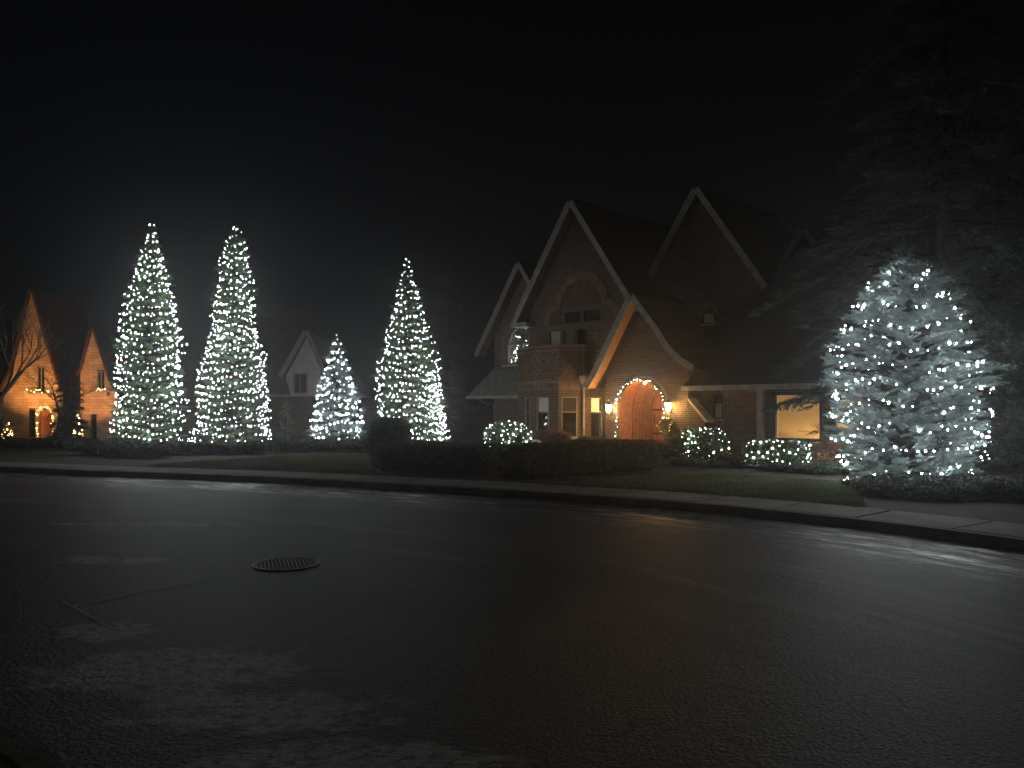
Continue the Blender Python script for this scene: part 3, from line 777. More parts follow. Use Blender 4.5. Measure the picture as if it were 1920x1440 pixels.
# door
door = MB(); door.xprism(arch_poly(AC, DR + .02, .135, ASZ, 16), DY + .06, DY + .09); dobj = door.build('door', M_DOOR, house)
npl = 7; pw = 2 * DR / npl
for i_ in range(npl):
    x0 = AC - DR + i_ * pw + .006; x1 = x0 + pw - .012
    h0 = ASZ + math.sqrt(max(0.0, DR ** 2 - (x0 - AC) ** 2)) ; h1 = ASZ + math.sqrt(max(0.0, DR ** 2 - (x1 - AC) ** 2))
    mb = MB(); mb.hexa([(x0, DY + .03, .15), (x1, DY + .03, .15), (x1, DY + .062, .15), (x0, DY + .062, .15), (x0, DY + .03, h0 - .01), (x1, DY + .03, h1 - .01), (x1, DY + .062, h1 - .01), (x0, DY + .062, h0 - .01)])
    mb.build('plank', M_DOOR, dobj)
for zz in (.6, 1.5):
    mb = MB(); mb.box(AC - DR + .03, AC + DR * .7, DY + .018, DY + .028, zz, zz + .06); mb.build('strap_hinge', M_METAL, dobj)
mb = MB(); mb.tube([(AC - DR * .72, DY - .0, 1.0), (AC - DR * .72, DY - .05, 1.05), (AC - DR * .72, DY - .05, 1.3), (AC - DR * .72, DY, 1.35)], .018, 6); mb.build('handle', M_METAL, dobj)
mb = MB(); mb.lathe([(.09, 1.88), (.10, 1.9), (.09, 1.92)], 12, (AC - .1, DY - .0)); 
# sloping buttress at the porch corner
mb = MB(); mb.xprism([(1.915, 0), (2.55, 0), (2.55, 1.15), (1.915, 1.85)], .012, .45); mb.build('buttress', M_BRICK, house)
brick_wall(house, [(1.915, 0), (2.55, 0), (2.55, 1.15), (1.915, 1.85)], [], org=(0, .004), seed=12, name='buttress_face', thick=.003)
mb = MB(); mb.hexa([(1.91, -.04, 1.86), (2.60, -.04, 1.10), (2.60, .5, 1.10), (1.91, .5, 1.86), (1.91, -.04, 1.95), (2.66, -.04, 1.17), (2.66, .5, 1.17), (1.91, .5, 1.95)]); mb.build('buttress_cap', M_STONE, house)

# ---- wall with lit window between bay and porch (y = .5)
M_CURTAIN = emit('lit_curtain', (1.0, 0.62, 0.22), 1.2, (.6, .45, .25))
brick_wall(house, rect(-2.95, -1.60, 0, 4.9), [rect(-3.0, -2.26, .36, 2.03)], org=(0, .5), seed=3)
wl = window(house, -2.92, -2.26, .36, 2.03, (1.42,), org=(0, .5), panes=[M_GLASS, M_CURTAIN], fw=.05)
mb = MB(); mb.box(-2.44, -2.33, .53, .566, 1.46, 1.97); mb.build('curtain_gap', M_FRAME_DARK, wl)
mb = MB(); mb.box(-2.235, -2.12, .43, .475, .38, 2.06)
for q in range(18): mb.box(-2.215, -2.14, .415, .44, .44 + q * .088, .50 + q * .088)
mb.build('shutter', M_FRAME_DARK, house)
mb = MB(); mb.box(-2.6, -1.75, .15, .45, 0, .28); mb.build('stone_plinth', M_STONE, house)

# ---- main gable (rake at y=0, wall at y=.6)
sl = 1.45; ax, az = -3.45, 9.72
prof_m = [(-6.6, az - sl * 3.15), (ax, az), (-0.3, az - sl * 3.15)]
PC = -3.40
wallm = [(-6.3, 0), (-1.25, 0), (-1.25, 3.3), (-0.6, 3.3), (-0.6, 5.55), (ax, az + .06), (-6.3, 5.62)]
hol = [arch_poly(PC, 1.08, 3.8, 5.65), rect(PC - 1.85, PC + 1.85, 3.8, 5.0)]
brick_wall(house, wallm, hol, org=(0, .6), seed=4, name='gable_wall')
gable(house, prof_m, 0.0, 8.0, .6, .20)
mb = MB(); mb.box(-6.75, -5.9, .02, .6, 5.02, 5.12); mb.box(-6.78, -5.88, -.04, .6, 5.12, 5.2); mb.build('eave_return', M_TRIM, house)
# big round arch over the balcony windows and the half arches beside it
mb = MB(); ring(mb, PC, 5.65, 1.08, 1.24, 0, math.pi, .53, .70, 34); ring(mb, PC, 5.65, 1.255, 1.40, 0, math.pi, .55, .70, 40)
for s in (-1, 1):
    a0, a1 = (math.pi / 2, math.pi) if s < 0 else (0, math.pi / 2)
    ring(mb, PC + s * 1.05, 5.0, .66, .80, a0, a1, .53, .70, 14); ring(mb, PC + s * 1.05, 5.0, .815, .95, a0, a1, .55, .70, 16)
mb.build('arch_brick', M_BRICK_TRIM, house, kind='stuff')
# tympanum brick and mullion wall in the opening
brick_wall(house, arch_poly(PC, 1.07, 5.62, 5.66), [], org=(0, .66), seed=5, name='tympanum')
mb = MB()
mb.box(PC - 1.9, PC + 1.9, .60, .74, 4.82, 5.0)              # transom
for x in (-1.08, 1.02): mb.box(PC + x, PC + x + .10, .60, .74, 3.8, 5.66)
for x in (-1.86, 1.78): mb.box(PC + x, PC + x + .08, .60, .74, 3.8, 4.82)
mb.box(PC - .98, PC + 1.02, .60, .74, 5.56, 5.66)
M_DIM = mat('dim_trim', (0.10, 0.082, 0.066), .7, .2, 5)  # darker copy of painted trim, dimmed in its colour for the upper windows
mb.build('window_surround', M_DIM, house)
M_DULL_SHADE = mat('dull_shade', (0.12, 0.105, 0.08), 0.4, .1, 3)
for (x0, x1, z0, z1, m_) in ((-.98, -.02, 5.0, 5.56, M_GLASS), (.02, 1.02, 5.0, 5.56, M_GLASS), (-.98, -.34, 3.85, 4.82, M_DULL_SHADE), (-.30, .32, 3.85, 4.82, M_GLASS), (.36, 1.02, 3.85, 4.82, M_SHADE),
                             (-1.78, -1.08, 3.85, 4.82, M_SHADE), (1.12, 1.78, 3.85, 4.82, M_DULL_SHADE)):
    window(house, PC + x0, PC + x1, z0, z1, org=(0, .64), frame=M_DIM, fw=.05, panes=[m_], sill=False)
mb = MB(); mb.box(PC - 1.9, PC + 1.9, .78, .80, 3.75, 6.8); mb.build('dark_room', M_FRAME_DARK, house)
for s in (-1, 1):       # half-arch heads filled with dark panel
    mb = MB(); pts = [(PC + s * 1.05, 5.0)] + [(PC + s * (1.05 + .66 * math.cos(t)), 5.0 + .66 * math.sin(t)) for t in np.linspace(0, math.pi / 2, 8)]
    if s < 0: pts = pts[::-1]
    mb.xprism(pts, .56, .585); mb.build('arch_panel', M_FRAME_DARK, house)

# ---- bay with the balcony
BAY = [(-6.45, .62), (-6.45, .10), (-4.90, -.55), (-3.58, -.55), (-2.875, .10), (-2.875, .62)]
facets = list(zip(BAY[:-1], BAY[1:]))
wins = {1: [(0.74, 1.20)], 2: [(.13, .80)], 3: [(.10, .72)]}
for i_, (a, b) in enumerate(facets):
    L = math.dist(a, b); dx, dy = (b[0] - a[0]) / L, (b[1] - a[1]) / L
    holes = [rect(x0, x1, .45, 2.04) for x0, x1 in wins.get(i_, [])]
    brick_wall(house, rect(0, L, 0, 2.34), holes, org=a, direc=(dx, dy), seed=20 + i_, name='bay_wall', thick=.12)
    for x0, x1 in wins.get(i_, []):
        window(house, x0, x1, .45, 2.04, (1.44,), org=a, direc=(dx, dy), frame=M_TRIM, fw=.045, panes=[M_GLASS, {1: M_GLASS, 2: M_SHADE, 3: M_FRAME_DARK}[i_]])
    # dentil frieze, parapet
    nx_, ny_ = dy, -dx
    def slab(z0, z1, o, m_, nm):
        mb = MB(); P = lambda s, z, q: (a[0] + dx * s + nx_ * q, a[1] + dy * s + ny_ * q, z)
        e = o * .42
        mb.hexa([P(-e, z0, -.12), P(L + e, z0, -.12), P(L + e, z0, o), P(-e, z0, o), P(-e, z1, -.12), P(L + e, z1, -.12), P(L + e, z1, o), P(-e, z1, o)]); return mb.build(nm, m_, house)
    slab(2.34, 2.62, .006, M_MORTAR, 'frieze'); slab(2.62, 2.70, .07, M_BRICK_TRIM, 'balcony_ledge'); slab(4.00, 4.09, .085, M_BRICK_TRIM, 'parapet_cap'); slab(3.86, 3.92, .05, M_BRICK_TRIM, 'parapet_band')
    mb = MB(); P = lambda s, z, q: (a[0] + dx * s + nx_ * q, a[1] + dy * s + ny_ * q, z); q = .02
    while q < L - .05:
        mb.hexa([P(q, 2.37, 0), P(q + .055, 2.37, 0), P(q + .055, 2.37, .05), P(q, 2.37, .05), P(q, 2.59, 0), P(q + .055, 2.59, 0), P(q + .055, 2.59, .05), P(q, 2.59, .05)]); q += .085
    mb.build('dentil_brick', M_BRICK_TRIM, house, kind='stuff')
    brick_wall(house, rect(0, L, 2.70, 4.0), [], org=(a[0] + nx_ * .02, a[1] + ny_ * .02), direc=(dx, dy), seed=40 + i_, name='parapet', thick=.14)
    # crossed brick relief
    if L > .6:
        nX = max(1, round(L / 1.0)); w = L / nX; mb = MB()
        for kx in range(nX):
            for s in (0, 1):
                x0, x1 = (kx * w + .04, (kx + 1) * w - .04) if s == 0 else ((kx + 1) * w - .04, kx * w + .04)
                n_ = 11
                for t in range(n_):
                    ta, tb = t / n_ + .008, (t + 1) / n_ - .008
                    xa, xb = x0 + (x1 - x0) * ta, x0 + (x1 - x0) * tb; za, zb = 2.74 + 1.08 * ta, 2.74 + 1.08 * tb
                    d = .075 if s == 0 else .0751
                    mb.hexa([P(xa, za - .04, .02), P(xb, zb - .04, .02), P(xb, zb - .04, d), P(xa, za - .04, d), P(xa, za + .04, .02), P(xb, zb + .04, .02), P(xb, zb + .04, d), P(xa, za + .04, d)])
        mb.build('cross_relief', M_BRICK_TRIM, house, kind='stuff')
mb = MB(); mb.prism([(x * .99 - .04, y + .06) for x, y in BAY], 2.66, 2.72); mb.build('balcony_floor', M_STONE, house)
mb = MB(); mb.tube([(-2.80, .02, .1), (-2.80, .02, 2.5), (-2.80, -.05, 2.6)], .045, 8); mb.lathe([(.05, 2.52), (.13, 2.72), (.14, 2.85)], 10, (-2.80, -.05)); mb.build('downspout', M_TRIM, house)
mb = MB(); mb.prism([(x - .02 if k < 2 else x + .02, y - .08) for k, (x, y) in enumerate(BAY)], 0.0, .26); mb.build('bay_plinth', M_STONE, house)

# ---- left wing gable and the lean-to
lx, lz = -7.8, 8.03
prof_l = [(-10.6, lz - 1.42 * 2.8), (lx, lz), (-5.0, lz - 1.42 * 2.8)]
WC = -8.12
brick_wall(house, [(-9.9, 2.6), (-5.6, 2.6), (-5.6, 4.9), (lx, lz + .05), (-9.9, 5.06)], [arch_poly(WC, .98, 3.62, 4.42)], org=(0, 2.0), seed=6, name='gable_wall')
gable(house, prof_l, 1.5, 8.0, 2.0, .18)
mb = MB(); ring(mb, WC, 4.42, .98, 1.14, 0, math.pi, 1.93, 2.10, 30); ring(mb, WC, 4.42, 1.155, 1.34, 0, math.pi, 1.95, 2.10, 34)
for s in (-1, 1):
    z = 3.62
    while z < 4.40:
        a, b = sorted((WC + s * .98, WC + s * 1.34)); mb.box(a, b, 1.94, 2.10, z + .005, z + .063); z += .068
mb.build('arch_brick', M_BRICK_TRIM, house, kind='stuff')
fr = MB(); ring(fr, WC, 4.42, .88, .98, 0, math.pi, 1.99, 2.12, 20, 0); fr.box(WC - .98, WC - .88, 1.99, 2.12, 3.62, 4.42); fr.box(WC + .88, WC + .98, 1.99, 2.12, 3.62, 4.42)
fr.box(WC - .07, WC + .07, 1.985, 2.12, 3.64, 5.30); fr.box(WC - .88, WC + .88, 1.99, 2.12, 3.62, 3.70); fr.box(WC - .88, WC + .88, 1.995, 2.12, 4.52, 4.60)
fo = fr.build('window', M_DIM, house)
for s in (-1, 1):
    lo, hi = (WC - .88, WC - .07) if s < 0 else (WC + .07, WC + .88)
    mb = MB(); mb.box(lo, hi, 2.05, 2.06, 3.70, 4.52); mb.build('pane', clear_glass(), fo)
    pts = [(x, 4.60 + 0) for x in (lo, hi)]
    arc = [(x, 4.42 + math.sqrt(max(0.0, .88 ** 2 - (x - WC) ** 2))) for x in np.linspace(hi, lo, 8)]
    arc = [(x, max(z, 4.605)) for x, z in arc]
    mb = MB(); mb.xprism(pts + arc, 2.05, 2.06); mb.build('pane', clear_glass(), fo)
mb = MB(); mb.box(WC - 1.2, WC + 1.2, 1.9, 2.1, 3.52, 3.61); mb.build('sill', M_STONE, fo)
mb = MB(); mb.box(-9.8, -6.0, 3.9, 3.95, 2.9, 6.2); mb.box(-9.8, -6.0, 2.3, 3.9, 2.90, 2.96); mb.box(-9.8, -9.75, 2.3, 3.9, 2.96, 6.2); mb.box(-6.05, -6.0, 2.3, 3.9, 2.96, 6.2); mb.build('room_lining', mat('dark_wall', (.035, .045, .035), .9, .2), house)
# lean-to roof
mb = MB(); mb.hexa([(-10.2, .55, 2.06), (-6.4, .55, 2.06), (-6.4, 2.0, 3.38), (-9.85, 2.0, 3.38), (-10.2, .55, 2.16), (-6.4, .55, 2.16), (-6.4, 2.0, 3.50), (-9.85, 2.0, 3.50)])
mb.hexa([(-10.2, .55, 2.06), (-9.85, 2.0, 3.38), (-9.85, 3.2, 3.38), (-10.2, 3.2, 2.06), (-10.2, .55, 2.16), (-9.85, 2.0, 3.50), (-9.85, 3.2, 3.5), (-10.2, 3.2, 2.16)])
mb.build('roof', mat('pale_shingle', (0.13, 0.125, 0.115), 0.85, .3, 5, .7, 22), house)
mb = MB(); mb.box(-10.24, -6.4, .47, .548, 2.02, 2.14); mb.build('fascia', M_TRIM, house)
brick_wall(house, rect(-9.4, -6.2, 0, 2.4), [], org=(0, 1.5), seed=7)
mb = MB(); mb.tube([(-9.55, .58, 2.03), (-9.45, .9, 1.85), (-9.3, 1.4, 1.75), (-9.3, 1.42, .1)], .035, 6); mb.build('downspout', M_TRIM, house)

# ---- wing with the big window
wing = rect(1.9, 9.6, 0, 2.9)
brick_wall(house, wing, [rect(2.52, 2.90, 1.23, 2.06), rect(4.73, 6.30, .58, 2.06), rect(6.72, 7.6, .58, 2.06)], org=(0, .6), seed=8)
brick_wall(house, rect(3.03, 4.22, 0, 1.95), [], org=(0, .42), seed=9, name='chimney_breast')
mb = MB(); q = 3.04
while q < 4.2: mb.box(q, q + .05, .36, .44, 1.96, 2.10); q += .085
mb.box(3.0, 4.25, .34, .6, 2.105, 2.20); mb.build('dentil_brick', M_BRICK_TRIM, house, kind='stuff')
window(house, 2.52, 2.90, 1.23, 2.06, (1.78,), org=(0, .6), frame=M_FRAME_DARK, fw=.035, panes=[M_SHADE, M_GLASS])
mb = MB(); 
for q in range(7): mb.box(2.47 + q * .068, 2.53 + q * .068, .57, .61, .93, 1.12)
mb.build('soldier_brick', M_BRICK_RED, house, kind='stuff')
mb = MB(); mb.box(4.26, 4.46, .35, .55, .45, 2.26); mb.box(4.23, 4.49, .33, .57, .45, .60); mb.box(4.23, 4.49, .33, .57, 2.1, 2.26); mb.build('post', M_TRIM, house)
# projecting brick ledge under the window
mb = MB(); q = 4.15
while q < 7.7: mb.box(q + .004, q + .064, .17, .58, .33, .54); q += .068
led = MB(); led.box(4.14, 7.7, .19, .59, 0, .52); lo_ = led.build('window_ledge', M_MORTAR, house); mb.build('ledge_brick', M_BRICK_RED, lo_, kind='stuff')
M_BLIND = mat('blind_slat', (0.80, 0.66, 0.42), .6, .05, 3, trans=.55)
def blind_window(x0, x1):
    w = window(house, x0, x1, .58, 2.06, (), org=(0, .6), frame=M_FRAME_DARK, fw=.05, panes=[clear_glass()], sill=False)
    z = .64; mb = MB()
    while z < 2.0:
        mb.hexa([(x0 + .055, .76, z), (x1 - .055, .76, z), (x1 - .055, .768, z), (x0 + .055, .768, z), (x0 + .055, .790, z + .043), (x1 - .055, .790, z + .043), (x1 - .055, .798, z + .043), (x0 + .055, .798, z + .043)])
        z += .0455
    o = mb.build('blind', M_BLIND, w); return w
blind_window(4.73, 6.30); blind_window(6.72, 7.6)
room = MB(); 
room.box(4.3, 8.2, 2.6, 2.65, 0, 2.9); room.box(4.25, 4.30, .86, 2.6, 0, 2.9); room.box(8.2, 8.25, .86, 2.6, 0, 2.9); room.box(4.3, 8.2, .86, 2.6, 2.6, 2.65); room.box(4.3, 8.2, .86, 2.6, .0, .05)
room.build('room_lining', mat('cream_wall', (.22, .18, .12), .9, .05), house)
# wing roof: front slope with a hip at the porch end, back slope
ev = .10; ez = 2.26
def rz_(y): return ez + (y + ev) * 1.45
mb = MB()
A = (1.78, -ev, ez); B = (10.0, -ev, ez); C_ = (8.4, 3.3, rz_(3.3)); D = (4.35, 3.3, rz_(3.3)); E = (1.78, 6.7, ez); F_ = (10.0, 6.7, ez)
def slabq(mb, pts, th=.12):
    mb.add([p for p in pts] + [(p[0], p[1], p[2] + th) for p in pts], [tuple(range(len(pts)))[::-1], tuple(range(len(pts), 2 * len(pts)))] + [(i, (i + 1) % len(pts), len(pts) + (i + 1) % len(pts), len(pts) + i) for i in range(len(pts))])
slabq(mb, [A, B, C_, D]); slabq(mb, [A, D, E]); slabq(mb, [B, F_, C_]); slabq(mb, [E, D, C_, F_]); mb.build('roof', M_ROOF, house)
mb = MB(); mb.box(1.74, 10.04, -ev - .09, -ev - .003, ez - .07, ez + .10); mb.build('gutter', M_TRIM, house)
mb = MB(); mb.box(1.92, 10.0, -ev, .58, ez - .03, ez - .006); mb.build('soffit', M_TRIM, house)
# ---- tall gable behind the wing
gx, gz_ = .72, 9.88
prof_g = [(gx - 3.4, gz_ - sl * 3.4), (gx, gz_), (gx + 3.05, gz_ - sl * 3.05)]
brick_wall(house, [(gx - 3.0, 3.0), (gx + 3.2, 3.0), (gx + 3.2, 5.2), (gx, gz_ + .05), (gx - 3.0, 5.55)], [arch_poly(1.03, .27, 4.84, 5.2, 10)], org=(0, 2.8), seed=10, name='gable_wall')
gable(house, prof_g, 2.45, 9.0, 2.8, .21)
mb = MB(); ring(mb, 1.03, 5.2, .27, .40, 0, math.pi, 2.74, 2.86, 12); mb.build('arch_brick', M_BRICK_TRIM, house, kind='stuff')
wg = window(house, .76, 1.30, 4.80, 5.22, (), org=(0, 2.82), frame=M_FRAME_DARK, fw=.04, panes=[M_SHADE])
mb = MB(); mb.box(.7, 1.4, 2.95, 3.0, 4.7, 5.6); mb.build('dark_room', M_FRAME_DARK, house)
# far small gable
prof_s = [(2.4, 6.3), (3.74, 8.25), (5.1, 6.3)]
gable(house, prof_s, 5.0, 9.0, 5.2, .18)
brick_wall(house, [(2.6, 4.0), (4.9, 4.0), (4.9, 6.5), (3.74, 8.28), (2.6, 6.5)], [], org=(0, 5.25), seed=11, name='gable_wall')
# body behind
mb = MB(); mb.box(-9.8, -.7, 4.0, 9.0, 0, 4.9); mb.box(-.68, 9.5, 4.4, 9.0, 0, 2.9); mb.build('rear_block', M_BRICK, house)

# local -> world for things fixed to the house
HM = Matrix.Translation(HO) @ Matrix.Rotation(HROT, 4, 'Z')
def hw(x, y, z): return HM @ Vector((x, y, z))
def plight(loc, col, power, rad=.05, parent=None, name='glow'):
    l = bpy.data.lights.new(name, 'POINT'); l.energy = power; l.color = col; l.shadow_soft_size = rad
    o = bpy.data.objects.new(name, l); o.location = loc; link(o, parent); return o
plight((5.95, 1.06, .92), (1.0, .80, .50), 190, .10, house, 'room_lamp')
plight((7.2, 1.6, 1.3), (1.0, .80, .50), 260, .12, house, 'room_lamp')

def lantern(x, z, label):
    o = empty('wall_lantern', hw(x, 0, z), HROT, label, 'lantern', 'wall lanterns of the porch')
    mb = MB(); mb.box(-.05, .05, -.03, -.014, -.22, .02); mb.tube([(0, -.03, -.10), (0, -.12, -.16), (0, -.20, -.12)], .012, 6); mb.build('bracket', M_METAL, o)
    mb = MB(); mb.lathe([(.03, -.15), (.08, -.11), (.105, .12), (.10, .125)], 8, (0, -.2)); mb.build('glass_body', M_LANTERN, o)
    mb = MB(); mb.lathe([(.125, .126), (.13, .14), (.03, .22), (.012, .27)], 8, (0, -.2)); mb.build('cap', M_METAL, o)
    for t in range(4):
        a = t * math.pi / 2 + .4; mb = MB(); mb.tube([(.084 * math.cos(a), -.2 + .084 * math.sin(a), -.11), (.109 * math.cos(a), -.2 + .109 * math.sin(a), .125)], .006, 4); mb.build('bar', M_METAL, o)
    plight((0, -.34, .06), (1.0, .56, .20), 150, .06, o)
    return o
lantern(-1.40, 1.58, 'glowing wall lantern on the brick beside the shuttered window')
lantern(1.22, 1.64, 'glowing wall lantern on the brick above the ornamented wreath')
# ceiling lamp in the porch throat
cl = empty('porch_lamp', hw(AC, .16, ASZ + AR - .16), HROT, 'small ceiling lamp inside the crown of the porch arch', 'lamp')
mb = MB(); mb.lathe([(.02, .14), (.06, .12), (.06, .10), (.02, .09)], 10); mb.build('canopy', M_METAL, cl)
mb = MB(); mb.lathe([(.02, .02), (.05, .03), (.055, .07), (.02, .088)], 10); mb.build('globe', M_LANTERN, cl)
plight((0, -.02, -.06), (1.0, .50, .17), 42, .06, cl)

# ---- garland round the arch with lights
def garland(path, rad, label, seed, m=M_LEAF, n=46, cat='garland', leaf=.09):
    global RNG
    RNG = np.random.default_rng(seed)
    o = empty('garland', path[0], 0, label, cat)
    P = np.array(path) - np.array(path[0]); seg = P[1:] - P[:-1]
    base = []; dr = []
    for a, d in zip(P[:-1], seg):
        k = max(1, int(np.linalg.norm(d) / .012))
        for q in range(k):
            base.append(a + d * q / k); v = RNG.normal(0, 1, 3); dr.append(norm(v) + norm(d) * .5)
    V = needle_mesh(np.array(base), np.array(dr), np.full(len(base), rad), .05, .008, 12)
    foliage_obj('foliage', V, M_LEAF, o)
    mb = MB(); mb.tube([tuple(p) for p in P], .012, 5); mb.build('stem', M_BARK, o)
    return o
apts = []
for t in np.linspace(.15, ASZ, 9): apts.append(hw(AC - AR - .02, -.09, t))
for t in np.linspace(math.pi, 0, 22)[1:]: apts.append(hw(AC + (AR + .03) * math.cos(t), -.09, ASZ + (AR + .03) * math.sin(t)))
for t in np.linspace(ASZ, .15, 9)[1:]: apts.append(hw(AC + AR + .02, -.09, t))
garland([tuple(p) for p in apts], .09, 'evergreen garland framing the porch arch opening', 8)
lp = []
for i_, p in enumerate(apts[:-6]):
    q = apts[i_ + 1]
    for t in (.1,):
        a = p.lerp(q, t); toward = Vector((.45, -.9, 0)).normalized() * .0
        nrm_ = hw(0, -1, 0) - hw(0, 0, 0); side = Vector((random.uniform(-.05, .05), random.uniform(-.05, .05), random.uniform(-.05, .05)))
        lp.append(tuple(a + nrm_ * .10 + side))
light_string('white string lights along the evergreen garland of the porch arch', lp, .021, M_WHITE_BULB, loc=tuple(apts[0]), cable=True)

# wreath with baubles on the right jamb
def wreath(loc, rz, Rr, label):
    global RNG
    RNG = np.random.default_rng(31)
    o = empty('wreath', loc, rz, label, 'wreath')
    n = 420; a = RNG.random(n) * 6.28
    P = np.stack([Rr * np.cos(a), np.zeros(n), Rr * np.sin(a)], 1); D = RNG.normal(0, 1, (n, 3)); D[:, 1] -= .3
    foliage_obj('foliage', needle_mesh(P, D, np.full(n, .12), .055, .008, 12), M_LEAF, o)
    for k in range(16):
        t = k * 6.28 / 16; mb = MB(); r = random.uniform(.03, .045); c = (Rr * math.cos(t) + random.uniform(-.05, .05), -.09 + random.uniform(-.03, .02), Rr * math.sin(t) + random.uniform(-.05, .05))
        mb.v = [(c[0] + x * r, c[1] + y * r, c[2] + z * r) for x, y, z in ICO_V]; mb.f = [tuple(f) for f in ICO_F.tolist()]
        mb.build('bauble', M_GOLD if k % 3 else M_SILVER, o, True)
    mb = MB(); mb.hexa([(-.03, -.16, -Rr), (.03, -.16, -Rr), (.03, -.14, -Rr), (-.03, -.14, -Rr), (-.1, -.15, -Rr - .35), (-.04, -.15, -Rr - .35), (-.04, -.13, -Rr - .35), (-.1, -.13, -Rr - .35)])
    mb.hexa([(-.03, -.165, -Rr), (.03, -.165, -Rr), (.03, -.145, -Rr), (-.03, -.145, -Rr), (.06, -.155, -Rr - .3), (.12, -.155, -Rr - .3), (.12, -.135, -Rr - .3), (.06, -.135, -Rr - .3)])
    mb.build('ribbon', M_RED, o)
    return o
wreath(hw(1.10, -.13, .98), HROT, .26, 'evergreen wreath with gold baubles hung below the porch lantern')
# planter pot by the porch
o = empty('planter_pot', hw(1.62, -.7, .10), 0, 'dark square planter pot standing beside the porch step', 'planter')
mb = MB(); mb.hexa([(-.16, -.16, 0), (.16, -.16, 0), (.16, .16, 0), (-.16, .16, 0), (-.22, -.22, .42), (.22, -.22, .42), (.22, .22, .42), (-.22, .22, .42)]); mb.build('pot', M_METAL, o)
mb = MB(); mb.box(-.24, .24, -.24, .24, .42, .47); mb.build('rim', M_METAL, o)
n = 500; RNG = np.random.default_rng(2); d = norm(RNG.normal(0, 1, (n, 3))); leaves_on('foliage', d * np.array([.22, .22, .12]) + np.array([0, 0, .53]), d, .03, M_HEDGE, o)

# ================================================================== LIT TREES
def px_profile(rows, apx, Y, ybase, cx=None):
    """rows of (py, half px) -> (z, radius)"""
    s = Y / 1442.0
    return sorted([(1.6 + (765 - py) * s - 0.1, hp * s) for py, hp in rows])
def tree_at(px, Y): return ((px - 960) / 1442 * Y, Y, 0.1)
T = {}
# 1 and 2: two tall narrow conifers
l1 = tree_at(279, 27.2); p1 = px_profile([(856, 55), (833, 58), (767, 65), (717, 63), (683, 61), (633, 56), (587, 48), (550, 42), (513, 32), (483, 22), (460, 12), (433, 5), (423, 1)], 285, 27.2, 850)
conifer('conifer_tree', 'tall narrow green conifer wrapped in lights, wide from top to foot', 'tree', l1, p1, M_GREEN, .070, .017, 22, .30, .22, 13, .10, .30, 13, lean=(.12, 0), seed=11, env=.84, core=.45, rvar=(.70, 1.22))
light_string('white lights wound on the tall narrow conifer nearest the amber-lit house', wind(l1, p1, .30, .165, (.12, 0), .05, 3, scale=.93), .0235, M_WHITE_BULB, loc=l1, group='light strings wound on trees')
l2 = tree_at(435, 27.6); p2 = px_profile([(856, 82), (833, 78), (800, 68), (767, 66), (717, 60), (667, 52), (633, 45), (587, 40), (550, 34), (517, 28), (487, 24), (460, 16), (440, 8), (424, 1)], 443, 27.6, 850)
conifer('conifer_tree', 'tall slender green conifer wrapped in lights, flaring out at its foot', 'tree', l2, p2, M_GREEN2, .070, .017, 22, .30, .22, 13, .12, .28, 13, lean=(.16, 0), seed=12, core=.45, rvar=(.70, 1.22))
light_string('white lights wound on the tall conifer that flares at its foot', wind(l2, p2, .28, .15, (.16, 0), .055, 4, scale=.98), .0215, M_WHITE_BULB, loc=l2, group='light strings wound on trees')
# 3: wide-based spruce next to the brick house
l3 = tree_at(770, 29.0); p3 = px_profile([(842, 68), (810, 69), (766, 65), (722, 60), (693, 54), (641, 43), (606, 33), (577, 25), (545, 20), (518, 11), (500, 6), (487, 1)], 763, 29, 838)
conifer('spruce_tree', 'conical green spruce wrapped in lights behind the round clipped topiary', 'tree', l3, p3, M_GREEN2, .070, .017, 22, .34, .24, 13, .16, .22, 13, lean=(-.14, 0), seed=13, core=.45, rvar=(.72, 1.26))
w3 = wind(l3, p3, .29, .16, (-.14, 0), .05, 5, scale=.98)
rr = np.random.default_rng(9)
for q in range(90):      # the bunched strand on one flank
    z = rr.uniform(.2, 2.9); r_ = float(np.interp(z, [a for a, b in p3], [b for a, b in p3])); a = rr.normal(-.55, .22)
    w3.append((l3[0] - .18 * z / 6.6 + math.cos(a) * r_, l3[1] + math.sin(a) * r_, l3[2] + z))
light_string('white lights wound on the conical green spruce behind the topiary', w3, .020, M_WHITE_BULB, loc=l3, group='light strings wound on trees', wire=w3[:-90])
# 4: small blue spruce
l4 = tree_at(632, 29.5); p4 = px_profile([(842, 46), (800, 45), (770, 42), (740, 38), (710, 30), (690, 24), (670, 16), (650, 8), (630, 2)], 632, 29.5, 840)
conifer('blue_spruce', 'small blue spruce wrapped in lights beside the pale gabled house', 'tree', l4, p4, M_BLUE, .070, .017, 24, .34, .22, 11, .10, .28, 12, seed=14, core=.45, rvar=(.78, 1.2))
light_string('white lights wound on the small blue spruce below the pale gable', wind(l4, p4, .30, .165, (0, 0), .04, 6, scale=.98), .0235, M_WHITE_BULB, loc=l4, group='light strings wound on trees')
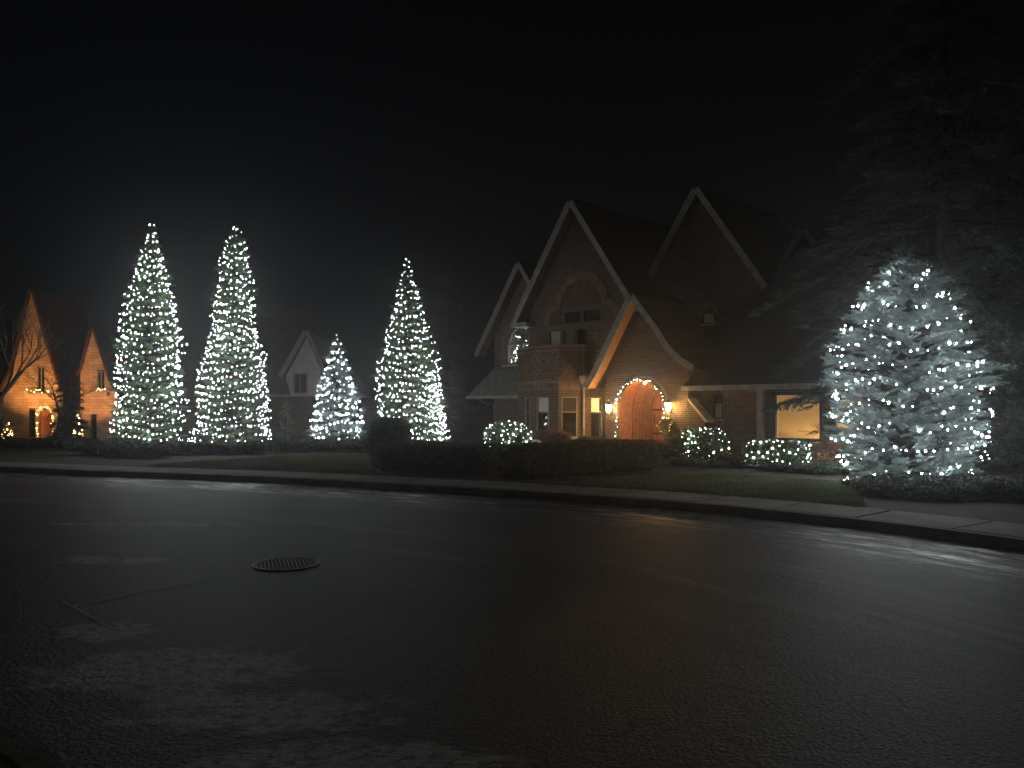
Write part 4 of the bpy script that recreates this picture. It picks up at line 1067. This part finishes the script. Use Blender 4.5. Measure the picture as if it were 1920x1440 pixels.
# 5: large blue spruce close to the sidewalk
l5 = tree_at(1704, 15.6); p5 = px_profile([(920, 86), (905, 98), (880, 114), (850, 127), (800, 136), (725, 136), (665, 124), (640, 112), (590, 92), (570, 80), (545, 60), (525, 42), (506, 28), (485, 12), (462, 3)], 1692, 15.6, 910)
conifer('blue_spruce', 'broad blue spruce wrapped in lights beside the sidewalk', 'tree', l5, p5, M_BLUE, .064, .0105, 46, .36, .165, 15, .10, .34, 16, lean=(-.12, 0), seed=15, gaps=.25, core=.45, rvar=(.80, 1.18), leaders=12, env=.93)
light_string('white lights wound on the broad blue spruce beside the sidewalk', wind(l5, p5, .42, .17, (-.12, 0), .05, 7, scale=.98, drop=.12, top=.40), .032, M_WHITE_BULB, loc=l5, group='light strings wound on trees')

# indoor tree behind the arched upstairs window
it = tuple(hw(WC - .62, 2.98, 2.96)); pit = [(.1, .66), (.9, .62), (1.6, .42), (2.2, .22), (2.6, .04)]
conifer('indoor_tree', 'indoor christmas tree standing behind the arched upstairs window', 'tree', it, pit, M_GREEN, .06, .015, 18, .22, .2, 10, .1, .2, 10, seed=18, trunk_r=.03, env=1.0)
light_string('white lights on the indoor tree behind the arched upstairs window', wind(it, pit, .24, .13, (0, 0), .04, 19, scale=1.05, drop=.35), .019, M_WHITE_BULB, loc=it)
rc = random.Random(12)
cp = [tuple(hw(WC + rc.uniform(-.86, .80), 2.30 + rc.uniform(-.1, .2), rc.uniform(3.75, 5.0))) for k in range(30)]
light_string('loose curtain of white lights hanging inside the arched upstairs window', cp, .019, M_WHITE_BULB, loc=tuple(hw(WC, 2.3, 3.7)), cable=False)

# ---- dark trees
lb = tree_at(537, 30.5); pb = px_profile([(842, 20), (820, 21), (795, 15), (770, 8), (752, 2)], 537, 30.5, 840)
conifer('young_conifer', 'small unlit conifer between two lit trees', 'tree', lb, pb, M_GREEN, .05, .011, 16, .24, .2, 9, .1, .3, 6, seed=16)
def big_spruce(name, label, loc, H, Rm, seed, zlow=1.6, per=24, nb=9, dz=.75, K=16, shoot=.42, m=M_DARKN):
    prof = [(zlow, Rm * .92), (H * .25, Rm), (H * .5, Rm * .72), (H * .75, Rm * .40), (H, .1)]
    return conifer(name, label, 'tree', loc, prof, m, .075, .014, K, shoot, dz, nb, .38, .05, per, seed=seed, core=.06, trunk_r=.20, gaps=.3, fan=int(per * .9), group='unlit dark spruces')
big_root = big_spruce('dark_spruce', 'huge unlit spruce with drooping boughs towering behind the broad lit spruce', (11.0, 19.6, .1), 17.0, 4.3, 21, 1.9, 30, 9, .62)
def low_bough(root, tip, zroot, seed, n=34):
    # a long low bough reaching out from the trunk, with flat side sprays
    global RNG
    RNG = np.random.default_rng(seed); tip = np.array(tip) - np.array(root.location); a = np.array([0, 0, zroot]); d = tip - a; L = np.linalg.norm(d); d = d / L
    side = norm(np.cross(d, np.array([0, 0, 1.0]))); Ps, Ds, Ls = [], [], []; mb = MB()
    f = lambda t: a + d * L * t + np.array([0, 0, .30 * math.sin(math.pi * t)])
    mb.tube([tuple(f(t)) for t in np.linspace(0, 1, 7)], [.06, .05, .04, .03, .022, .014, .006], 6, False)
    for j in range(n):
        t = .50 + .50 * (j + RNG.random()) / n; b0 = f(t); sg = RNG.choice([-1, 1]); tl = .95 * (1.12 - t) * RNG.uniform(.7, 1.2) + .12
        dd = norm(d * RNG.uniform(.6, 1.0) + side * sg * RNG.uniform(.4, .9) + np.array([0, 0, RNG.uniform(-.55, -.05)]))
        mb.tube([tuple(b0), tuple(b0 + dd * tl)], [.012, .004], 3, False)
        for q in range(max(3, int(tl / .10))):
            Ps.append(b0 + dd * tl * RNG.random()); Ds.append(dd + side * RNG.choice([-1, 1]) * RNG.uniform(0, .8) + np.array([0, 0, RNG.uniform(-.5, .1)])); Ls.append(RNG.uniform(.2, .34))
    mb.build('bough', mat('shaded_twig', (0.022, 0.019, 0.014), .95, .3, 9), root)
    foliage_obj('bough_foliage', needle_mesh(np.array(Ps), np.array(Ds), np.array(Ls), .06, .011, 24), M_DARKN, root)
low_bough(big_root, (6.30, 18.5, 1.66), 1.85, 77, 60)
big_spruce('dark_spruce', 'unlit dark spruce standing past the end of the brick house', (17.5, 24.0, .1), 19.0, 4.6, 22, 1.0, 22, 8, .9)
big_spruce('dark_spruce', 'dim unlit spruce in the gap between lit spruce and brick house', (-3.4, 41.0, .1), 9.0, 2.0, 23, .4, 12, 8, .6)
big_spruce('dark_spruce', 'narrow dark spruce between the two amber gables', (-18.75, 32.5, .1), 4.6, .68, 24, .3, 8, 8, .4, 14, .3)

def bare_tree(label, loc, H, seed, lean=0.1, levels=5, spread=.55, m=M_BARK_PALE, r0=.11):
    rng = random.Random(seed); o = empty('bare_tree', loc, 0, label, 'tree'); trunk = MB(); bra = MB()
    def grow(p, d, L, r, lev):
        pts = [p]; q = Vector(p); dd = Vector(d)
        for s in range(3):
            dd = (dd + Vector((rng.uniform(-.16, .16), rng.uniform(-.16, .16), rng.uniform(-.04, .12)))).normalized(); q = q + dd * L / 3; pts.append(q.copy())
        (trunk if lev == 0 else bra).tube([tuple(x) for x in pts], [r, r * .85, r * .72, r * .6], 6 if lev < 2 else 4, False)
        if lev >= levels: return
        for k in range(rng.choice([2, 3, 3])):
            a = rng.random() * 6.28; nd = (dd + Vector((math.cos(a), math.sin(a), rng.uniform(-.1, .4))) * spread).normalized()
            grow(pts[-1] if k == 0 else pts[rng.choice([2, 3])], nd, L * rng.uniform(.62, .82), r * .58, lev + 1)
    grow(Vector((0, 0, 0)), Vector((lean, 0, 1)), H * .30, r0, 0)
    trunk.build('trunk', m, o, True); b = bra.build('crown', m, o, True); return o
bare_tree('leafless tree with upright pale limbs in front of the amber-lit house', (-20.2, 30.0, .1), 6.6, 5, .02, 5)
bare_tree('smaller leafless tree with arching twigs between the amber gables', (-18.6, 31.4, .1), 4.6, 9, .10, 5, .8, M_BARK, .06)

# ================================================================== SHRUBS AND HEDGES
def gpos(px, Y): return ((px - 960) / 1442 * Y, Y, .1)
blob_shrub('clipped_hedge', 'long dark clipped hedge leading towards the porch', (1.65, 17.75, .1), (2.55, .55, .72), 15000, .030, M_HEDGE, 6, R(40), 'hedge', seed=41, lump=.025)
blob_shrub('clipped_hedge', 'short dark clipped hedge with rounded end by the lawn', (-1.75, 18.3, .1), (1.55, .60, .68), 10000, .030, M_HEDGE, 5, R(-12), 'hedge', seed=42, lump=.025)
blob_shrub('topiary_shrub', 'dark round clipped topiary in front of the conical spruce', gpos(730, 22.0), (.58, .52, 1.22), 6000, .035, M_HEDGE, 3.5, 0, 'shrub', seed=43, lump=.03)
sb = gpos(1320, 20.4)
blob_shrub('ball_shrub', 'rounded boxwood shrub covered with lights beside the buttress', sb, (.53, .53, .95), 7500, .034, M_LEAF, 3.6, .5, 'shrub', seed=44, lump=.06)
sr = gpos(1457, 18.9)
blob_shrub('box_shrub', 'low rectangular boxwood shrub covered with lights under the blinds window', sr, (.76, .42, .70), 6500, .032, M_LEAF, 6, R(-35), 'shrub', seed=45, lump=.05)
sdm = gpos(953, 27.0)
blob_shrub('dome_shrub', 'domed boxwood shrub covered with lights beside the bay', sdm, (.86, .8, 1.02), 7500, .035, M_LEAF, 2.2, 0, 'shrub', seed=46, lump=.04)
def shrub_lights(label, loc, size, power, n, rz, seed, r):
    rng = np.random.default_rng(seed); pts = []
    hx, hy, h = size; c, s_ = math.cos(rz), math.sin(rz)
    tries = 0; toc = norm(np.array([-loc[0], -loc[1], 0.0]))
    while len(pts) < n and tries < 9000:
        tries += 1
        d = norm(rng.normal(0, 1, 3)); k = (abs(d) ** power).sum() ** (-1 / power); q = d * k * rng.uniform(.90, 1.04) * np.array([hx, hy, h / 2]); q[2] += h / 2
        if q[2] < .12: continue
        w = np.array([c * q[0] - s_ * q[1] + loc[0], s_ * q[0] + c * q[1] + loc[1], q[2] + loc[2]])
        if any(np.linalg.norm(w - np.array(p)) < .115 for p in pts): continue
        pts.append(tuple(w))
    pts.sort(key=lambda p: (round(p[2] / .16), math.atan2(p[1] - loc[1], p[0] - loc[0])))
    light_string(label, pts, r, M_WHITE_BULB, loc=loc, group='light nets over boxwood shrubs')
shrub_lights('net of white lights over the rounded boxwood beside the buttress', sb, (.53, .53, .95), 3.6, 110, .5, 51, .019)
shrub_lights('net of white lights over the low rectangular boxwood', sr, (.76, .42, .70), 6, 100, R(-35), 52, .0175)
shrub_lights('net of white lights over the domed boxwood beside the bay', sdm, (.86, .8, 1.02), 2.2, 120, 0, 53, .022)
# low ground cover
def mounds(name, label, spots, m, leaf, n, seed):
    for k, (px, Y, hx, hy, h) in enumerate(spots):
        blob_shrub(name, label[k] if isinstance(label, list) else label, gpos(px, Y), (hx, hy, h), n, leaf, m, 2.2, random.uniform(-.5, .5), 'shrub', {'spreading_juniper': 'low spreading junipers in the beds', 'groundcover_mound': 'groundcover mounds before the brick house', 'rusty_grass_tuft': 'rust-coloured shrubs before the brick house', 'foundation_shrub': 'dark shrubs before the amber house'}.get(name), seed + k, .10)
mounds('spreading_juniper', ['spreading juniper at the foot of the broad blue spruce', 'dark juniper mat along the sidewalk below the broad spruce', 'dark juniper clump at the street end of the broad spruce bed'],
       [(1690, 13.9, 1.0, .7, .26), (1730, 12.9, .85, .55, .24), (1860, 13.2, 1.3, .9, .32)], M_JUNIPER, .04, 6500, 60)
mounds('spreading_juniper', ['low juniper under the tall conifer by the amber house', 'low juniper beside the sidewalk under the tall conifers', 'low juniper between the two tall conifers', 'low juniper at the flaring foot of the tall conifer', 'low juniper in front of the small unlit conifer', 'low juniper below the small lit blue spruce', 'low juniper between blue spruce and topiary'],
       [(205, 25.0, 1.1, .7, .50), (255, 23.6, 1.4, .6, .42), (340, 25.0, 1.2, .7, .42), (440, 25.2, 1.3, .7, .40), (545, 26.5, 1.1, .7, .42), (625, 26.8, 1.1, .7, .40), (690, 26.0, .9, .6, .45)], M_JUNIPER, .045, 4200, 70)
mounds('groundcover_mound', ['dark groundcover mound at the end of the long hedge', 'groundcover mound at the foot of the rounded lit boxwood', 'groundcover mound between the two lit boxwoods', 'groundcover mound beside the low rectangular boxwood', 'groundcover mound next to the broad blue spruce'],
       [(1262, 20.8, .75, .6, .52), (1300, 19.7, .8, .35, .22), (1385, 19.6, .7, .4, .30), (1490, 18.0, 1.0, .3, .18), (1565, 17.3, .6, .4, .30)], M_JUNIPER, .035, 3200, 90)
mounds('rusty_grass_tuft', ['small rust-coloured shrub at the side of the rounded lit boxwood', 'rust-coloured shrub between rectangular boxwood and broad spruce'],
       [(1352, 20.2, .22, .22, .42), (1562, 18.6, .45, .3, .50)], M_RUST, .035, 900, 100)
mounds('burgundy_shrub', ['low burgundy-leaved shrub beneath the bay windows'], [(1035, 28.6, .75, .4, .72)], M_BURG, .035, 2200, 105)
mounds('green_shrub', ['low green shrub under the window beside the porch'], [(1105, 27.4, .7, .35, .50)], M_HEDGE, .035, 2200, 107)
mounds('distant_hedge', ['dim hedge beyond the broad blue spruce by the street'], [(1890, 18.5, 1.4, .6, .75)], M_HEDGE, .04, 4000, 109)
mounds('foundation_shrub', ['dark shrub at the foot of the wider amber gable', 'dark shrub before the narrow spruce by the amber house', 'dark shrub at the foot of the smaller amber gable'],
       [(40, 29.0, 1.2, .6, .36), (120, 29.0, 1.0, .6, .40), (190, 28.0, .8, .5, .36)], M_HEDGE, .05, 2600, 111)
# boulder by the bay
import bmesh
def boulder(label, loc, s, seed):
    rng = np.random.default_rng(seed); v, f = ico(3); v = v * (1 + .12 * np.sin(v[:, :1] * 4 + seed) * np.cos(v[:, 1:2] * 5) + .04 * rng.normal(0, 1, (len(v), 1)))
    o = np_mesh('boulder', v * np.array(s), f, M_STONE); o.location = loc; props(o, label, 'boulder')
boulder('pale boulder beside the domed lit boxwood', gpos(1008, 28.0), (.30, .26, .34), 3)

# ================================================================== AMBER-LIT HOUSE
s36 = 36 / 1442
AO = (-22.4, 36.0, 0.1)
amber = empty('stone_house', AO, 0, 'steep twin-gabled stone house glowing amber under floodlights', 'house')
def A_(px, py): return ((px - 960) * s36 - AO[0], 1.6 + (765 - py) * s36 - .1)
wpoly = [A_(5, 850), A_(112, 850), A_(112, 735), A_(98, 680), A_(86, 640), A_(60, 545), A_(37, 640), A_(22, 700), A_(5, 730)]
wz = [A_(78, 736), A_(78, 688)]
xw0, xw1 = A_(70, 0)[0], A_(85, 0)[0]
dcx = A_(86, 0)[0]
brick_wall(amber, wpoly, [rect(xw0, xw1, wz[0][1], wz[1][1]), rect(A_(55, 0)[0], A_(67, 0)[0], A_(0, 820)[1], A_(0, 767)[1]), arch_poly(dcx, .30, -.1, A_(0, 780)[1])], seed=61, brick=M_SIDING, course=.14, length=.46, depth=.02)
window(amber, xw0, xw1, wz[0][1], wz[1][1], (), panes=[M_GLASS], fw=.05, vsplits=((xw0 + xw1) / 2,))
window(amber, A_(55, 0)[0], A_(67, 0)[0], A_(0, 820)[1], A_(0, 767)[1], (), panes=[M_GLASS], fw=.05, frame=M_FRAME_DARK)
mb = MB(); mb.xprism(arch_poly(dcx, .32, -.1, A_(0, 780)[1]), .08, .12); mb.build('door', M_DOOR, amber)
def amber_roof(prof, y1, dpt=.12):
    mb = MB()
    for (xa, za), (xb, zb) in zip(prof[:-1], prof[1:]):
        L = math.hypot(xb - xa, zb - za); nx_, nz_ = -(zb - za) / L * dpt, (xb - xa) / L * dpt
        mb.hexa([(xa, -.12, za), (xb, -.12, zb), (xb, y1, zb), (xa, y1, za), (xa + nx_, -.12, za + nz_), (xb + nx_, -.12, zb + nz_), (xb + nx_, y1, zb + nz_), (xa + nx_, y1, za + nz_)])
    mb.build('roof', M_ROOF_BROWN, amber)
amber_roof([A_(2, 735), A_(22, 700), A_(37, 640), A_(60, 543), A_(86, 640), A_(98, 680), A_(115, 735)], 4.0)
w2 = [A_(140, 850), A_(212, 850), A_(212, 745), A_(195, 715), A_(184, 680), A_(163, 618), A_(143, 690), A_(140, 700)]
x20, x21 = A_(171, 0)[0], A_(187, 0)[0]
brick_wall(amber, w2, [rect(x20, x21, A_(0, 730)[1], A_(0, 695)[1]), rect(A_(160, 0)[0], A_(171, 0)[0], -.1, A_(0, 775)[1])], org=(0, .5), seed=62, brick=M_SIDING, course=.14, length=.46, depth=.02)
window(amber, x20, x21, A_(0, 730)[1], A_(0, 695)[1], (), org=(0, .5), panes=[M_GLASS], fw=.05, vsplits=((x20 + x21) / 2,))
window(amber, A_(160, 0)[0], A_(171, 0)[0], -.05, A_(0, 775)[1], (), org=(0, .5), panes=[M_GLASS], frame=M_FRAME_DARK, fw=.05, sill=False)
mb = MB()
pf = [A_(136, 705), A_(143, 690), A_(163, 614), A_(184, 680), A_(195, 715), A_(216, 750)]
for (xa, za), (xb, zb) in zip(pf[:-1], pf[1:]):
    L = math.hypot(xb - xa, zb - za); nx_, nz_ = -(zb - za) / L * .1, (xb - xa) / L * .1
    mb.hexa([(xa, .38, za), (xb, .38, zb), (xb, 4, zb), (xa, 4, za), (xa + nx_, .38, za + nz_), (xb + nx_, .38, zb + nz_), (xb + nx_, 4, zb + nz_), (xa + nx_, 4, za + nz_)])
mb.build('roof', M_ROOF_BROWN, amber)
# main roof and body behind, link wall
xa, xb = A_(-60, 0)[0], A_(300, 0)[0]
mb = MB(); zr = A_(0, 595)[1]; ze = A_(0, 765)[1]
slabq(mb, [(xa, 1.0, ze), (xb, 1.0, ze), (xb - 1.2, 4.6, zr), (xa, 4.6, zr)]); slabq(mb, [(xb, 1.0, ze), (xb, 8.2, ze), (xb - 1.2, 4.6, zr)]); slabq(mb, [(xa, 8.2, ze), (xa, 4.6, zr), (xb - 1.2, 4.6, zr), (xb, 8.2, ze)]); mb.build('roof', M_ROOF_BROWN, amber)
brick_wall(amber, rect(A_(110, 0)[0], A_(290, 0)[0], -.1, ze + .1), [], org=(0, 1.4), seed=63, brick=M_SIDING, course=.14, length=.46, depth=.02)
brick_wall(amber, rect(A_(8, 0)[0], A_(38, 0)[0], -.1, A_(0, 548)[1]), [], org=(0, 2.2), seed=64, name='chimney', thick=.8)
mb = MB(); mb.box(A_(5, 0)[0], A_(41, 0)[0], 2.1, 3.1, A_(0, 548)[1], A_(0, 543)[1]); mb.build('chimney_cap', M_STONE, amber)
# balcony boxes
mb = MB(); mb.box(A_(54, 0)[0], A_(98, 0)[0], -.30, -.03, A_(0, 745)[1], A_(0, 738)[1]); mb.build('window_box', M_STONE, amber)
mb = MB(); mb.box(A_(168, 0)[0], A_(196, 0)[0], .2, .47, A_(0, 742)[1], A_(0, 735)[1]); mb.build('window_box', M_STONE, amber)
def aw(px, py, dy): x, z = A_(px, py); return (AO[0] + x, AO[1] + dy, AO[2] + z)
rng = random.Random(4)
light_string('warm lights along the window box of the wider amber gable', [aw(56 + k * 4 + rng.uniform(-1, 1), 734 + rng.uniform(-4, 3), -.2) for k in range(11)], .032, M_WARM_BULB, loc=aw(56, 738, -.2))
light_string('warm lights along the window box of the smaller amber gable', [aw(174 + k * 4 + rng.uniform(-1, 1), 731 + rng.uniform(-2, 2), .30) for k in range(6)], .034, M_WARM_BULB, loc=aw(174, 738, .3))
ap_ = []
for k in range(12): ap_ += [aw(73 + rng.uniform(-2, 2), 838 - k * 5, -.15)]
for t in np.linspace(math.pi, 0, 16): ap_ += [aw(87 + 14 * math.cos(t) + rng.uniform(-1.5, 1.5), 779 - 16 * math.sin(t) + rng.uniform(-1.5, 1.5), -.15)]
for k in range(10): ap_ += [aw(101 + rng.uniform(-2, 2), 784 + k * 5, -.15)]
light_string('warm string lights arched round the door of the amber-lit house', ap_, .028, M_WARM_BULB, loc=aw(73, 838, -.15))
def lit_cone(px, Y, py0, py1, half, label, lab2, seed):
    l = gpos(px, Y); prof = px_profile([(py1, half), ((py0 + py1) / 2, half * .62), (py0, 1)], px, Y, py1)
    conifer('cone_topiary', label, 'shrub', l, prof, M_LEAF, .05, .012, 14, .2, .2, 8, .1, .2, 5, seed=seed, trunk_r=.04)
    light_string(lab2, wind(l, prof, .22, .14, (0, 0), .03, seed, scale=1.0), .028, M_WARM_BULB, loc=l)
lit_cone(15, 33.5, 795, 836, 15, 'small cone topiary beside the wider amber gable', 'warm lights on the cone topiary beside the wider amber gable', 71)
lit_cone(147, 33.5, 780, 836, 12, 'small cone topiary between the amber gables', 'warm lights on the cone topiary between the amber gables', 72)
# floodlights standing in the beds
def floodlight(x, y, tx, ty, tz, power, label, col=(1.0, .43, .13)):
    o = empty('floodlight', (x, y, .1), 0, label, 'floodlight', 'floodlights before the amber house'); 
    mb = MB(); mb.tube([(0, 0, 0), (0, 0, .22)], .015, 6); mb.build('stake', M_METAL, o)
    mb = MB(); mb.lathe([(.05, .22), (.075, .30), (.08, .36)], 10); mb.build('housing', M_METAL, o)
    mb = MB(); mb.lathe([(.07, .362), (.06, .368)], 10); mb.build('lens', M_LANTERN, o)
    l = bpy.data.lights.new('beam', 'SPOT'); l.energy = power * 4.4; l.color = col; l.spot_size = R(95); l.spot_blend = .8; l.shadow_soft_size = .08
    b = bpy.data.objects.new('beam', l); b.location = (0, 0, .45); b.rotation_euler = (Vector((tx, ty, tz)) - Vector((x, y, .55))).to_track_quat('-Z', 'Y').to_euler(); link(b, o)
floodlight(-22.2, 34.0, -22.4, 36, 4.4, 190, 'low floodlight aimed up at the wider amber gable')
floodlight(-19.6, 34.4, -19.8, 36.5, 3.4, 110, 'low floodlight aimed up at the smaller amber gable')

# ================================================================== PALE GABLED HOUSE BEHIND THE TREES
s40 = 40 / 1442; PO = ((570 - 960) * s40, 40.0, .1)
pale = empty('gabled_house', PO, 0, 'dim house with pale stucco gable and brown roof behind the small blue spruce', 'house')
def B_(px, py): return ((px - 960) * s40 - PO[0], 1.6 + (765 - py) * s40 - .1)
wl_ = [B_(545, 742), B_(600, 742), B_(600, 690), B_(577, 630), B_(536, 706)]
x0, x1 = B_(550, 0)[0], B_(577, 0)[0]
# stucco gable wall in clapboard courses
brick_wall(pale, wl_, [rect(x0, x1, B_(0, 738)[1], B_(0, 700)[1])], seed=81, brick=M_STUCCO, course=.065, length=1.6, depth=.004)
window(pale, x0, x1, B_(0, 738)[1], B_(0, 700)[1], (), panes=[M_GLASS], fw=.06, vsplits=((x0 + x1) / 2,), sill=True)
prof_d = [B_(530, 708), B_(577, 624), B_(606, 692)]
gable(pale, prof_d, -.35, 4.5, 0.0, .16, roofmat=M_ROOF_BROWN)
zr, ze = B_(0, 580)[1], B_(0, 742)[1]; xl, xr = B_(300, 0)[0], B_(640, 0)[0]
mb = MB(); slabq(mb, [(xl, .8, ze), (xr, .8, ze), (B_(545, 0)[0], 4.4, zr), (xl + 2, 4.4, zr)]); slabq(mb, [(xr, .8, ze), (xr, 8, ze), (B_(545, 0)[0], 4.4, zr)]); slabq(mb, [(xr, 8, ze), (xl, 8, ze), (xl + 2, 4.4, zr), (B_(545, 0)[0], 4.4, zr)]); slabq(mb, [(xl, 8, ze), (xl, .8, ze), (xl + 2, 4.4, zr)])
mb.build('roof', M_ROOF_BROWN, pale)
brick_wall(pale, rect(xl + .4, xr - .4, -.1, ze + .05), [], org=(0, 1.0), seed=82)
mb = MB(); mb.box(xl, xr, .72, .79, ze - .05, ze + .10); mb.build('gutter', M_TRIM, pale)

# far garden lamp beyond the spruce
gl = empty('garden_lamp', (28.5, 45.0, .1), 0, 'tiny far garden lamp glowing in the dark beyond the broad spruce', 'lamp')
mb = MB(); mb.tube([(0, 0, 0), (0, 0, .55)], .03, 6); mb.build('post', M_METAL, gl)
mb = MB(); mb.lathe([(.03, .55), (.05, .58), (.05, .68), (.03, .70)], 8); mb.build('globe', M_LANTERN, gl)

# ------------------------------------------------------------------ night haze volume, standing in mostly for lens glare round the lights
mb = MB(); mb.box(-75, 75, -40, 75, -1.0, 21.5)
hz = mb.build('haze', mat('haze_stub', (1, 1, 1)))
hm = bpy.data.materials.new('glow_haze'); hm.use_nodes = True; hn = hm.node_tree
for n in list(hn.nodes): hn.nodes.remove(n)
ho = hn.nodes.new('ShaderNodeOutputMaterial'); hv = hn.nodes.new('ShaderNodeVolumePrincipled')
hv.inputs['Color'].default_value = (.9, .92, .95, 1); hv.inputs['Density'].default_value = 0.0024; hv.inputs['Anisotropy'].default_value = 0.85
hn.links.new(hv.outputs[0], ho.inputs['Volume'])
hz.data.materials.clear(); hz.data.materials.append(hm); props(hz, 'thin night haze added mostly as lens glow round the lights', 'haze', kind='stuff')
